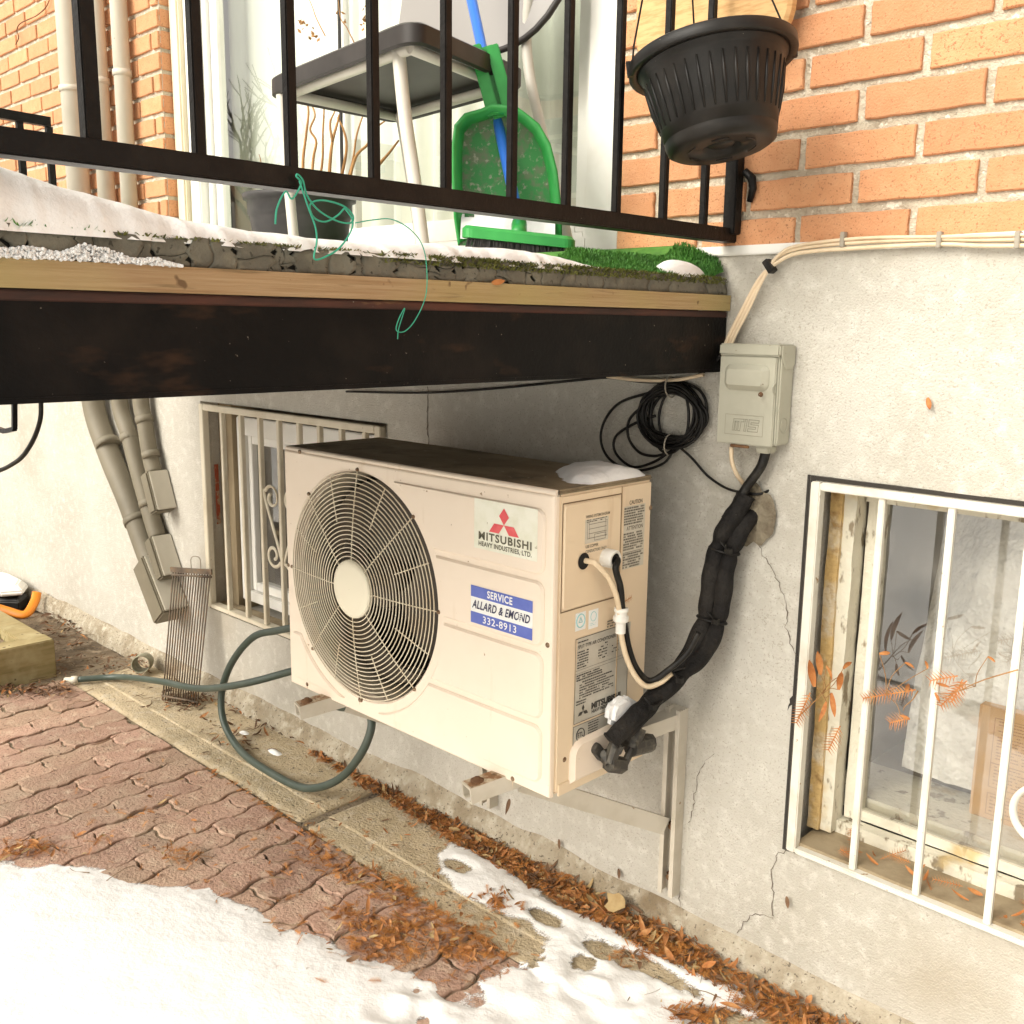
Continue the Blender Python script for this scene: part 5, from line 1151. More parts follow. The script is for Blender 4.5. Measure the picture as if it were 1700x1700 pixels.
c = P(1249, 302, 'y', -.012); m = MB(); m.tube([c+V((-.014, -.006, .02)), c+V((.0, -.002, .006)), c+V((.002, 0, -.012)), c+V((-.006, .004, -.034))], lambda t: .009*(1-.6*abs(t-.4)), 8); m.build('wall_anchor', RAILPAINT, rail)
fr_ = thing('stair_railing', 'low black square railing end at the far side of the balcony', 'railing', (XL, -.4, 1.5))
q1 = P(82, 203, 'x', XL); q0 = P(-120, 168, 'x', XL); m = MB(); m.bar(q0, q1, .012, .014); m.build('top_rail', RAILPAINT, fr_)
for px in (28, 80):
    t_ = (px+120)/(82+120); q = q0.lerp(q1, t_); MB().box((q.x-.009, q.y-.009, 1.41), (q.x+.009, q.y+.009, q.z-.0145)).build('post', RAILPAINT, fr_)

# ------------------------------------------------------------------ things on the balcony
ch = thing('chair', 'dark plastic stacking chair with pale tubular legs on the balcony', 'chair', (-.18, -.3, 1.41))
CA, CB, CC, CD = V((.112, -.515, 0)), V((-.475, -.440, 0)), V((.010, -.125, 0)), V((-.480, -.065, 0))
def qpt(s_, t_): return CA.lerp(CB, s_).lerp(CC.lerp(CD, s_), t_)
def rq(k):
    pl_ = rrect(k, k, 1-k, 1-k, .10-k*.4, 6); return [qpt(a, b) for a, b in pl_]
m = MB(); N_ = len(rq(0)); rings = [[p+Z*1.792 for p in rq(.012)], [p+Z*1.796 for p in rq(0)], [p+Z*1.826 for p in rq(0)], [p+Z*1.832 for p in rq(.02)], [p+Z*1.822 for p in rq(.12)]]
for a, b in zip(rings[:-1], rings[1:]): o = len(m.v); m.add(a+b, [(k, (k+1) % N_, N_+(k+1) % N_, N_+k) for k in range(N_)], True)
m.add(rings[-1], [tuple(range(N_))]); i2 = [p+Z*1.795 for p in rq(.03)]; i3 = [p+Z*1.814 for p in rq(.04)]
m.add(rings[0]+i2, [(k, (k+1) % N_, N_+(k+1) % N_, N_+k) for k in range(N_)]); m.add(i2+i3, [(k, (k+1) % N_, N_+(k+1) % N_, N_+k) for k in range(N_)]); m.add(i3, [tuple(range(N_))])
m.build('seat', CHAIRB, ch)
for a, b in (((.09, .09), (.09, .93)), ((.91, .09), (.91, .93)), ((.09, .90), (.91, .90)), ((.09, .10), (.91, .10))):
    MB().tube([qpt(*a)+Z*1.798, qpt(*b)+Z*1.798], .0105, 10).build('seat_tube', CHAIRG, ch)
legs = [[P(661, 78, 'y', -.465), P(672, 190, 'y', -.465), P(688, 300, 'y', -.465), P(705, 432, 'y', -.465)], [P(467, 158, 'y', -.435), P(474, 250, 'y', -.435), P(490, 420, 'y', -.435)],
        [P(664, 190, 'y', -.14), P(676, 260, 'y', -.14), P(700, 420, 'y', -.14)], [P(884, -120, 'y', -.10), P(878, 0, 'y', -.085), P(874, 70, 'y', -.08), P(882, 140, 'y', -.08), P(900, 220, 'y', -.075), P(922, 310, 'y', -.07), P(948, 420, 'y', -.065)]]
for k, l in enumerate(legs): MB().tube(spline(l, 8), .0112 if k else .0125, 12).build('leg', CHAIRG, ch)
m = MB(); nb, mb_ = 20, 12; vs = []
for i in range(nb+1):
    for j in range(mb_+1):
        s_, t_ = i/nb, j/mb_; e_ = (2*s_-1)**2; lo = 1.885+.085*e_**2.2; hi = 2.24-.05*e_**3; x_ = CD.x+.01+(CC.x-CD.x+.03)*s_
        vs.append((x_, -.055-.035*(1-e_)+.04*(t_-.3)-.01, lo+(hi-lo)*t_))
fs = [(i*(mb_+1)+j, (i+1)*(mb_+1)+j, (i+1)*(mb_+1)+j+1, i*(mb_+1)+j+1) for i in range(nb) for j in range(mb_)]
m.add(vs, fs, True); m.build('backrest', CHAIRBACK, ch)
rim = [vs[i*(mb_+1)] for i in range(nb+1)]; MB().tube(rim+[vs[nb*(mb_+1)+j] for j in range(1, mb_+1)], .007, 8).build('back_rim', CHAIRB, ch)

br = thing('broom', 'long blue handled broom with green head and black bristles on the balcony', 'broom', PD(860, 410, 1.86))
MB().tube([PD(755, -130, 2.02), PD(855, 335, 1.93), PD(862, 368, 1.905)], .0105, 14).build('handle', BLUE, br)
hc0, hc1 = PD(778, 388, 1.86), PD(944, 406, 1.86)
e = (hc1-hc0).normalized(); up = Z; fw = e.cross(up).normalized()
m = MB(); m.prism([(a, b) for a, b in rrect(-.012, -.022, (hc1-hc0).length+.012, .022, .020)], hc0, e, fw, up, -.008, .014, .006); m.build('head', GREEN, br)
MB().tube([PD(862, 372, 1.90), (hc0+hc1)/2], .015, 12).build('socket', GREEN, br)
m = MB(); rb = random.Random(5)
for k in range(900):
    s_ = rb.random(); c = hc0+e*((hc1-hc0).length*s_)+fw*rb.uniform(-.018, .018)-up*.006; d_ = V((0, 0, -1))+e*(.55*(s_-.5)+rb.uniform(-.12, .12))+fw*rb.uniform(-.3, .3); d_.normalize(); l = rb.uniform(.030, .044); w_ = .0008
    m.add([c-e*w_, c+e*w_, c+d_*l+e*w_*.6, c+d_*l-e*w_*.6], [(0, 1, 2, 3)])
tag(m.build('bristles', BRISTLE, br), kind='stuff')
dp = thing('dustpan', 'large dirty green dustpan standing upright behind the railing', 'dustpan', PD(845, 400, 1.97))
K = 1.97/F_PX; O = PD(840, 300, 1.97); U_, V_, W_ = RH, Z, -FH
out = [(-78, 100), (-84, 60), (-86, 0), (-86, -45), (-82, -75), (-66, -92), (-40, -99), (-24, -106), (14, -104), (30, -94), (52, -78), (70, -50), (82, -10), (90, 40), (94, 100)]
ol = [(a*K*1.02, -b*K*1.05) for a, b in out]; n = len(ol)
def dpt(a, b, w): return O+U_*a+V_*b+W_*w
m = MB(); m.add([dpt(a, b, 0) for a, b in ol], [tuple(range(n))]); m.add([dpt(a, b, -.003) for a, b in ol], [tuple(reversed(range(n)))]); m.build('pan_plate', GREEN_DIRTY, dp)
m = MB(); inn = inset(ol, .012); hgt = [max(.004, .052*min(1, (b+.115)/.12)) for a, b in ol]
vs = [dpt(a, b, -.003) for a, b in ol]+[dpt(a, b, h) for (a, b), h in zip(ol, hgt)]+[dpt(a+(c-a)*.5, b+(d-b)*.5, h) for (a, b), (c, d), h in zip(ol, inn, hgt)]+[dpt(c*.93, d, .001) for (c, d) in inn]
m.add(vs, [(r_*n+k, r_*n+k+1, (r_+1)*n+k+1, (r_+1)*n+k) for r_ in range(3) for k in range(n-1)], True); m.build('pan_wall', GREEN, dp)
for off in (-.0165, .0165):
    a = dpt(-.008+off, .118, .018); b = dpt(-.046+off, .245, .018); m = MB(); m.bar(a, b, .007, .012, U_); m.build('handle_cheek', GREEN, dp, bevel=.002)
MB().bar(dpt(-.008, .118, .004), dpt(-.046, .245, .004), .017, .003, W_).build('handle_back', GREEN, dp)
m = MB(); n2 = 18; vs = [dpt(0, -.115, .0)]
sg = grid_sheet('dustpan_snow', np.linspace(-.088, .098, 30), np.linspace(-.115, -.02, 16), lambda x, y: .004+.034*np.clip((-.058-y+.07*fnoise(x*16+3, y*7, 5)+.012*fnoise(x*60, y*60, 6))/.05, 0, 1), SNOW, lambda x, y, h: h > .0055)
me = sg.data; co = np.empty(len(me.vertices)*3); me.vertices.foreach_get('co', co); co = co.reshape(-1, 3)
new = np.array([list(dpt(a, b, w)) for a, b, w in co]); me.vertices.foreach_set('co', new.ravel()); me.update(); tag(sg, 'white snow heaped in the mouth of the green dustpan', 'snow')

fp_ = thing('flower_pot', 'dark grey plastic pot of dry stems on the balcony floor', 'flower pot', PD(500, 400, 2.4))
pc = PD(499, 372, 2.40); pb = 1.412; top = PD(499, 327, 2.40).z
H_ = top-pb; m = MB(); m.lathe([(.095, 0), (.100, .004), (.118, H_*.72), (.121, H_*.76), (.124, H_*.78), (.124, H_*.93), (.133, H_*.94), (.135, H_), (.128, H_), (.115, H_*.9)], V((pc.x, pc.y, pb)), Z, 48); m.build('pot', POTGREY, fp_)
m = MB(); m.lathe([(.001, H_*.92), (.118, H_*.9)], V((pc.x, pc.y, pb)), Z, 30); m.build('soil', SOIL, fp_)
rs = random.Random(33)
stems = [[(505, 330), (503, 270), (508, 225), (512, 185), (505, 150)], [(525, 330), (535, 270), (536, 220), (538, 180), (537, 140)], [(545, 330), (548, 270), (552, 235), (560, 205), (563, 190)], [(570, 320), (585, 270), (592, 225), (603, 190), (612, 160)], [(575, 320), (590, 262), (610, 240), (622, 215), (640, 200)], [(600, 315), (628, 275), (645, 255), (662, 233)], [(515, 335), (520, 265), (525, 235), (515, 215), (523, 190), (510, 160)], [(560, 325), (575, 250), (570, 215), (560, 195)],
         [(552, 235), (548, 205), (556, 185)], [(540, 60), (525, 30), (518, 10), (505, -20)], [(590, 75), (575, 45), (565, 28), (560, -20)], [(605, 70), (622, 40), (612, 20), (618, -10)], [(436, 300), (433, 268), (430, 256)]]
for k, s_ in enumerate(stems):
    t_ = 2.40+rs.uniform(-.05, .08); MB().tube(spline([PD(a, b, t_) for a, b in s_], 6), (lambda t, q=rs.uniform(.0028, .0052) if k < 9 else .0016: q*(1-.55*t)), 7).build('dry_stem', TWIG, fp_)
for (a, b, n_) in ((505, 40, 9), (520, 58, 6), (564, 30, 6), (612, 22, 12), (606, 40, 6)):
    for k in range(n_):
        c = PD(a+rs.uniform(-9, 9), b+rs.uniform(-12, 12), 2.42); m = MB(); d1 = V((rs.uniform(-1, 1), rs.uniform(-1, 1), rs.uniform(-1, 1))).normalized(); d2 = d1.orthogonal().normalized(); l = rs.uniform(.004, .009)
        m.add([c-d1*l, c+d2*l*.5, c+d1*l, c-d2*l*.5+d1.cross(d2)*.003], [(0, 1, 2), (0, 2, 3)]); m.build('dry_leaf', TWIG, fp_)

# hanging basket
hb = thing('hanging_pot', 'black ribbed plastic hanging pot tilted in front of the brickwork', 'flower pot', PD(1190, 250, 1.6))
RC = PD(1181, 92, 1.60); axp = (Z-RH*.135+FH*.16).normalized(); HP = .150
m = MB(); m.lathe([(.001, -HP+.006), (.020, -HP+.006), (.022, -HP+.010), (.030, -HP+.010), (.032, -HP+.002), (.060, -HP+.002), (.078, -HP), (.0865, -HP+.005), (.0895, -HP+.016), (.0905, -HP+.032), (.0925, -HP+.0335), (.103, -.075), (.113, -.028), (.1155, -.022), (.1195, -.018), (.121, -.004), (.117, -.002), (.112, -.01), (.100, -.08), (.090, -HP+.02), (.001, -HP+.015)], RC, axp, 72); pot_b = m.build('pot_body', POTBLACK, hb)
m = MB(); m.lathe([(.119, -.016), (.1335, -.018), (.1345, -.015), (.1345, -.001), (.1325, .001), (.120, .001), (.119, -.003)], RC, axp, 72, close=True); m.build('rim', POTBLACK, hb)
e1 = (RH-axp*RH.dot(axp)).normalized(); e2 = axp.cross(e1)
for k in range(36):
    a = 2*math.pi*(k+.5)/36; dirv = e1*math.cos(a)+e2*math.sin(a)
    MB().tube([RC+axp*(-HP+.040)+dirv*.0938, RC+axp*(-.075)+dirv*.1030, RC+axp*(-.036)+dirv*.1112], lambda t: .0034*(1 if .05 < t < .95 else .5), 6).build('rib', POTBLACK, pot_b)
rr2 = random.Random(3)
for k in range(6):
    MB().tube([RC+axp*(-HP-.0008)+e1*(.055+.0*k)*math.cos(k*1.05+a_)+e2*.055*math.sin(k*1.05+a_) for a_ in np.linspace(0, .5, 6)], .0012, 5).build('base_rib', POTBLACK, pot_b)
apex = RC+axp*.42
for px, py in ((1075, 62), (1296, 22), (1200, -8)):
    d_ = PD(px, py, 1.6)-RC; d_ = (d_-axp*d_.dot(axp)); 
    if py < 0: d_ = FH*.12
    d_ = d_.normalized()*.127
    MB().tube([RC+d_-axp*.012, RC+d_+axp*.004, RC+d_*.96+axp*.03, apex], .0016, 6).build('hanger_wire', RAILPAINT, hb)
    MB().obox(RC+d_*1.05-axp*.006, d_.normalized(), axp, d_.normalized().cross(axp), .004, .012, .004).build('hanger_clip', POTBLACK, hb)
m = MB(); m.tube([apex-Z*.005, apex+Z*.3], .002, 6); m.build('hanger_wire', RAILPAINT, hb)
m = MB(); m.prism(rrect(.225, 1.795, .56, 2.12, .075, 8), V((0, -.045, 0)), X, Z, -Y, -.010, .010, .006); tag(m.build('round_board', TANWOOD, bevel=0), 'tan wooden board with rounded corner behind the hanging pot', 'board')

# string tangle on the bottom rail
xs_ = XB+.020
tag(MB().tube(spline([P(a, b, 'x', xs_) for a, b in ((457, 372), (460, 345), (474, 318), (485, 330), (500, 305), (492, 293), (495, 290), (503, 300), (510, 325), (530, 350), (560, 367), (582, 370), (586, 358), (570, 342), (540, 333), (520, 335), (514, 345), (522, 362), (540, 368), (560, 358), (572, 345))], 8)+
     spline([P(a, b, 'x', xs_+.001) for a, b in ((572, 345), (585, 365), (582, 385), (565, 410), (545, 424), (522, 430), (526, 400), (523, 375), (512, 345), (503, 318), (497, 300))], 8), .0012, 6).build('green_string', STRING), 'tangled green string looped over the bottom rail of the railing', 'string')
tag(MB().tube(spline([P(a, b, 'x', xs_+.004) for a, b in ((590, 370), (620, 365), (650, 364), (680, 380), (700, 405), (708, 440), (707, 490), (690, 530), (672, 550), (658, 548), (662, 530), (672, 512), (662, 545), (660, 563))], 8), .00075, 5).build('green_string', STRING), 'thin green string end hanging down over the black beam', 'string')

# ------------------------------------------------------------------ snow
tz = [(-1.80, 1.49), (-1.33, 1.478), (-1.243, 1.457), (-1.179, 1.447), (-1.109, 1.435), (-1.015, 1.427), (-.85, 1.4245), (-.723, 1.432), (-.564, 1.434), (-.46, 1.430), (-.36, 1.416), (-.33, 1.405), (0, 1.40)]
def bsnow(x, y):
    t = np.interp(y, [a for a, b in tz], [b for a, b in tz]); base = 1.4085
    e_ = np.clip((XB-.004+.010*fnoise(y*14, y*0, 91)+.012*fnoise(y*45, x*0, 92)-x)/.045, 0, 1); e_ = np.sqrt(np.clip(1-(1-e_)**2, 0, 1))
    return base-.004+(t-base+.004)*e_+.006*fnoise(x*9, y*9, 93)*e_+.010*fnoise(x*2.5, y*2.5, 95)*np.clip((.30-x)/.3, 0, 1)
sb = grid_sheet('balcony_snow', np.concatenate([np.linspace(XL+.03, .2, 50), np.linspace(.21, XB+.004, 70)]), np.linspace(YF+.02, -.31, 260), bsnow, SNOW, lambda x, y, h: (h > 1.4085))
tag(sb, 'smooth white snow lying along the balcony floor behind the railing', 'snow', kind='stuff')
lens = grid_sheet('snow_patch', np.linspace(XB-.075, XB-.004, 26), np.linspace(-.215, -.050, 40), lambda x, y: 1.4080+(turf_h(x, y)-1.4085)*.75+.024*np.clip(1-((y+.125)/.072)**2-((x-XB+.030)/.026)**2+.3*fnoise(x*30, y*20, 4), 0, 1)**.6, SNOW, lambda x, y, h: h > 1.4085+(turf_h(x, y)-1.4085)*.75)
tag(lens, 'small white snow patch on the green turf corner by the brickwork', 'snow')
m = MB(); ri = random.Random(8)
for k in range(2600):
    yy = -1.40+.27*ri.random()**1.2; hgt = (.024*(1-(yy+1.40)/.27)**.7)*(.35+1.1*float(vnoise(yy*38, 1, 5))); c = V((XB-.002+.009*ri.random(), yy, 1.3790+max(0, hgt)*ri.random())); r = ri.uniform(.0008, .0024)
    m.lathe([(.0001, -r), (r*.8, -r*.5), (r, .0), (r*.8, r*.6), (.0001, r)], c, V((ri.random()-.5, ri.random()-.5, ri.random()-.5)), 6)
tag(m.build('ice_crust', SNOWICE), 'crusty granular ice on the wooden fascia at far left', 'ice', kind='stuff')
acs = grid_sheet('unit_snow', np.linspace(.13, AX1+.001, 60), np.linspace(-.385, -.140, 50), lambda x, y: AZ1-.001+.024*np.clip(1-((x-.318+.30*(y+.22))/.100)**2-((y+.235)/.105)**2+1.0*fnoise(x*13, y*13, 6)+.3*fnoise(x*45, y*45, 9), 0, 1)**.62*np.clip((AX1-.004-x)/.015, 0, 1)**.5, SNOW, lambda x, y, h: h > AZ1+.0002)
tag(acs, 'small snow cap on the top corner of the air conditioner', 'snow')

SNOWPX = [(-60, 1400), (0, 1424), (40, 1436), (90, 1432), (170, 1444), (235, 1462), (300, 1470), (350, 1470), (395, 1500), (430, 1512), (480, 1534), (530, 1550), (560, 1570), (590, 1590), (640, 1598), (690, 1612), (740, 1628), (790, 1632), (825, 1612), (850, 1598), (885, 1585), (905, 1560), (880, 1535), (835, 1512), (800, 1500), (760, 1478), (735, 1450), (728, 1420), (745, 1402), (790, 1412), (835, 1440), (880, 1468), (940, 1506), (1000, 1535), (1060, 1565), (1110, 1592), (1160, 1612), (1210, 1632), (1265, 1652), (1285, 1672), (1250, 1690), (1200, 1680), (1150, 1672), (1170, 1705), (1260, 1760), (1400, 1860), (1900, 2300), (900, 2600), (-600, 2300), (-700, 1400), (-300, 1330)]
poly = np.array([[p.x, p.y] for p in (P(a, b, 'z', .004) for a, b in SNOWPX)])
def sdf(x, y):
    pts = np.stack([x.ravel(), y.ravel()], 1); d = np.full(len(pts), 1e9); ins = np.zeros(len(pts), bool)
    for a, b in zip(poly, np.roll(poly, -1, 0)):
        ab = b-a; t = np.clip(((pts-a)@ab)/(ab@ab+1e-12), 0, 1); q = a+t[:, None]*ab; d = np.minimum(d, np.hypot(*(pts-q).T))
        c = ((a[1] > pts[:, 1]) != (b[1] > pts[:, 1])); xi = (b[0]-a[0])*(pts[:, 1]-a[1])/(b[1]-a[1]+1e-15)+a[0]; ins ^= c & (pts[:, 0] < xi)
    return np.where(ins, d, -d).reshape(x.shape)
holes = [(930, 1497, .030, .012), (997, 1578, .028, .018), (968, 1602, .018, .016), (1080, 1610, .055, .011), (868, 1580, .040, .032), (748, 1642, .022, .010), (770, 1630, .02, .010), (760, 1440, .020, .010), (700, 1468, .02, .012), (905, 1525, .022, .010), (1040, 1600, .016, .008)]
hol = [(P(a, b, 'z', .004), r1, r2) for a, b, r1, r2 in holes]
prints = [(P(a, b, 'z', .01), r, d_) for a, b, r, d_ in [(700, 1690, .045, .016), (640, 1680, .035, .012), (960, 1650, .04, .013), (1040, 1660, .035, .012), (1000, 1690, .05, .014), (790, 1655, .03, .010), (850, 1680, .04, .010), (900, 1625, .03, .010), (1090, 1650, .03, .010), (690, 1640, .03, .008)]]
def gsnow(x, y):
    d = sdf(x, y)+.040*fnoise(x*13, y*13, 101)+.018*fnoise(x*50, y*50, 102)+.012*fnoise(x*130, y*130, 104)
    for p, r1, r2 in hol:
        q = np.hypot((x-p.x)/r1, (y-p.y)/r2)+1.3*fnoise(x*28, y*28, 103)+1.0*fnoise(x*90, y*90, 105); d = np.minimum(d, (q-1)*min(r1, r2)*2.2-.024)
    off = .0075*np.clip((y+.330)/.012, 0, 1); h = off-.0075+.021*(1-np.exp(-np.clip(d+.030, 0, 9)/.075))
    far = np.clip(d/.35, 0, 1); h = h+far*(.008+.012*fnoise(x*3.2, y*3.2, 111)+.005*fnoise(x*11, y*11, 112)); h = h+.0028*fnoise(x*24, y*24, 113)*np.clip(d/.04, 0, 1)
    for p, r, dd in prints:
        q = np.hypot(x-p.x, y-p.y)/r; h = h-dd*np.exp(-q**2*1.6)*np.clip(d/.03, 0, 1)+.5*dd*np.exp(-((q-1.35)/.35)**2)*np.clip(d/.03, 0, 1)*(vnoise(x*30, y*30, 7)-.2)
    return np.where(d > -.030, h, -.02)
sn = grid_sheet('snow', np.arange(-1.6, 1.45, .0062), np.arange(-1.62, -.02, .0062), gsnow, SNOWTHIN, lambda x, y, h: h > -.0074)
set_cover(sn, lambda c: np.clip((c[:, 2]-.0075*np.clip((c[:, 1]+.330)/.012, 0, 1)+.0030)/.0085, 0, 1)*1.5)
tag(sn, 'thin snow sheet covering the front of the brick paving and kerb slabs', 'snow', kind='stuff')
bigs = grid_sheet('snow_field', np.arange(-14, 12, .12), np.arange(-16, -1.55, .12), lambda x, y: .022+.03*fnoise(x*1.1, y*1.1, 121)+.012*fnoise(x*5, y*5, 122), SNOWGROUND)
struct(bigs)
for px, py, r1, r2 in ((406, 1216, .024, .012), (455, 1247, .034, .013)):
    p = P(px, py, 'z', .006); s_ = grid_sheet('snow_fleck', np.linspace(p.x-r1, p.x+r1, 16), np.linspace(p.y-r2, p.y+r2, 12), lambda x, y: .003+.007*np.clip(1-((x-p.x)/r1)**2-((y-p.y)/r2)**2, 0, 1), SNOW, lambda x, y, h: h > .0032)
    tag(s_, 'small white snow fleck on the concrete slab %s' % ('nearest the hose' if px < 430 else 'nearest the wall leaves'), 'snow')
# ------------------------------------------------------------------ fallen needles and leaves
rl = random.Random(77)
def rvec(s=1.0): return V((rl.uniform(-s, s), rl.uniform(-s, s), rl.uniform(-s, s)))
def spray(m, c, d, n, L, pairs=9, nl=.011, w=.0007, droop=.3):
    """a flat sprig of needles: stem and paired needles"""
    d = d.normalized(); s = n.cross(d).normalized(); n = d.cross(s); pts = [c+d*(L*k/pairs)-n*(droop*L*(k/pairs)**2*.4) for k in range(pairs+1)]
    for a, b in zip(pts[:-1], pts[1:]): m.add([a-s*w, a+s*w, b+s*w*.8, b-s*w*.8], [(0, 1, 2, 3)])
    for k in range(1, pairs+1):
        ll = nl*(.55+.6*math.sin(math.pi*(k+.6)/(pairs+1.6)))
        for sg in (-1, 1):
            e = pts[k]+(s*sg*.85+d*.5+n*rl.uniform(-.25, .35)).normalized()*ll; q = d*w*1.1
            m.add([pts[k]-q, pts[k]+q, e], [(0, 1, 2)])
def leaf(m, c, d, n, L, wd, curl=.4, k=5):
    d = d.normalized(); s = n.cross(d).normalized(); n = d.cross(s); rows = []
    for i in range(k+1):
        t = i/k; w = wd*math.sin(math.pi*min(1, .08+t*.92))**.8*.5+.0004; o = c+d*(L*t)+n*(curl*L*(t*t-.3*t)); rows.append((o-s*w+n*w*.5, o, o+s*w+n*w*.5))
    vs = [p for r in rows for p in r]; m.add(vs, [(i*3+j, i*3+j+1, i*3+j+4, i*3+j+3) for i in range(k) for j in range(2)], True)
def twig(m, c, d, L, r=.0012):
    m.tube(spline([c, c+d*L*.4+rvec(.004), c+d*L*.75+rvec(.006), c+d*L], 3), lambda t: r*(1-.5*t), 5)
def inpoly(q, pl):
    r = False
    for (a, b), (c, d) in zip(pl, pl[1:]+pl[:1]):
        if (b > q[1]) != (d > q[1]) and q[0] < (c-a)*(q[1]-b)/(d-b+1e-12)+a: r = not r
    return r
mats3 = {'n': (MB(), NEEDLE), 'l': (MB(), LEAF), 'd': (MB(), LEAFDARK), 't': (MB(), LEAFTAN)}
def drop(x, y, z, kind=None, big=1.0):
    k = kind or rl.choices('nnlld', (5, 2, 3, 1, 1))[0]; a = rl.random()*6.283; d = V((math.cos(a), math.sin(a), rl.uniform(-.12, .3))); n = (Z+rvec(.55)).normalized()
    if k == 'l' and rl.random() < .16: k = 't'
    if k != 'n' and rl.random() < .12: big *= 1.7
    c = V((x, y, z)); m = mats3[k][0]
    if k == 'n': spray(m, c-d*.015, d, n, rl.uniform(.018, .042)*big, rl.randint(6, 10), rl.uniform(.006, .012)*big)
    else: leaf(m, c-d*.008, d, n, rl.uniform(.010, .030)*big, rl.uniform(.0025, .0085)*big, rl.uniform(-.6, .9))
# drift along the foot of the wall, thin at left and thick at right
for k in range(5200):
    x = rl.uniform(-.95, 1.30); wdt = .018+.060*min(1, max(0, (x+.8)/.8)); dens = .25+.75*min(1, max(0, (x+.85)/.45)); dens *= .35+1.0*float(vnoise(x*7, 3, 55))
    if rl.random() > dens*.9: continue
    u = rl.random(); y = -.026-wdt*u**1.15-.015*float(vnoise(x*11, 8, 6)); z = .008+.026*(1-u)*rl.random()*min(1, max(.25, (x+.9)))
    drop(x, y, z, rl.choices('nld', (4, 4, 1.6))[0])
# the thick patch on the pavers and along the slab edge
PATCHPX = [(455, 1405), (520, 1400), (600, 1440), (660, 1450), (700, 1490), (745, 1520), (800, 1548), (822, 1575), (790, 1600), (720, 1598), (650, 1590), (600, 1595), (575, 1560), (545, 1530), (565, 1500), (600, 1480), (560, 1460), (520, 1440)]
for k in range(2300):
    q = (rl.uniform(440, 860), rl.uniform(1385, 1640))
    if not inpoly(q, PATCHPX) and rl.random() > .06: continue
    if float(vnoise(q[0]*.025, q[1]*.04, 88)) < .30: continue
    p = P(q[0], q[1], 'z', .004); drop(p.x, p.y, .004+.012*rl.random()**2, rl.choices('nl', (5, 2))[0], .95)
for k in range(420):                           # strays on paving and slab
    q = (rl.uniform(100, 1100), rl.uniform(1250, 1640)); p = P(q[0], q[1], 'z', .004)
    if p.y > -.05 or p.y < -1.0: continue
    if rl.random() > min(1, .25+.75*max(0, (q[0]-150)/500)): continue
    drop(p.x, p.y, .0045, None, .8)
for k in range(170):                           # line of needles caught in the slab edge
    x = rl.uniform(-1.1, .2); drop(x, -.324+rl.gauss(0, .008), .003, rl.choices('nl', (3, 2))[0], .75)
for a, b, n_ in ((60, 1410, 55), (30, 1415, 40), (150, 1390, 12), (300, 1420, 40), (250, 1350, 14), (1060, 1585, 40), (830, 1500, 50), (1150, 1690, 120), (1250, 1670, 120), (1350, 1690, 120), (620, 1300, 40), (400, 1225, 12)):
    for k in range(n_):
        p = P(a+rl.gauss(0, 24), b+rl.gauss(0, 9), 'z', .005)
        if p.y > -.03: p.y = -.03-.03*rl.random()
        drop(p.x, p.y, .006+.014*rl.random())
for k in range(600):                           # dark debris by the planter, the grate and along the far wall
    a, b = rl.choices([(rl.uniform(0, 115), 1145+rl.gauss(0, 6)), (rl.gauss(310, 22), rl.gauss(1165, 8)), (rl.uniform(60, 150), rl.uniform(1020, 1075)), (rl.uniform(90, 250), rl.uniform(1090, 1130)), (rl.uniform(330, 520), rl.uniform(1160, 1250))], (4, 3, 3, 3, 2))[0]
    p = P(a, b, 'z', .005); p.y = min(p.y, -.03); drop(p.x, p.y, .006+.008*rl.random(), rl.choices('dl', (4, 1))[0], 1.1)
for k, nm, lb in (('n', 'needle_litter', 'rust orange needles and sprigs fallen along the wall and over the paving'), ('l', 'leaf_litter', 'small brown leaves fallen along the wall and over the paving'), ('d', 'dark_litter', 'dark dead leaves and bark bits along the wall foot'), ('t', 'tan_litter', 'pale tan leaf fragments among the needles by the wall')):
    tag(mats3[k][0].build(nm, mats3[k][1]), lb, 'leaf litter', kind='stuff')
m = MB()
for k in range(150):
    a, b = rl.choices([(rl.uniform(20, 330), rl.uniform(1085, 1180)), (rl.uniform(60, 160), rl.uniform(1020, 1080)), (rl.uniform(100, 820), rl.uniform(1280, 1600)), (rl.uniform(1000, 1400), rl.uniform(1500, 1690))], (3, 2, 2, 2))[0]
    p = P(a, b, 'z', .008); p.y = min(p.y, -.035); an = rl.random()*6.28; twig(m, p, V((math.cos(an), math.sin(an), rl.uniform(-.05, .12))), rl.uniform(.03, .10), rl.uniform(.0006, .0016))
tag(m.build('twig_litter', DEBRIS), 'thin dry twigs scattered over the slabs and soil', 'twigs', kind='stuff')
def one(name, mb, m, lab, cat='leaf'): return tag(mb.build(name, m), lab, cat)
m = MB(); p = P(1020, 1508, 'z', .03)                      # lobed tan leaf
pts = []
for k in range(11):
    a = 2*math.pi*k/11; r = (.026 if k % 2 == 0 else .0195)+.004*math.sin(k*2.1); pts.append((r*math.cos(a), r*math.sin(a)))
c = p+V((0, 0, .012)); u_ = V((.8, .35, .3)).normalized(); v_ = V((-.5, .6, .62)).normalized(); m.add([c]+[c+u_*a+v_*b+Z*(.18*(a*a+b*b)/.03) for a, b in pts], [(0, 1+k, 1+(k+1) % 11) for k in range(11)], True); one('fallen_leaf', m, LEAFTAN, 'pale tan lobed leaf standing in the wall foot leaf drift')
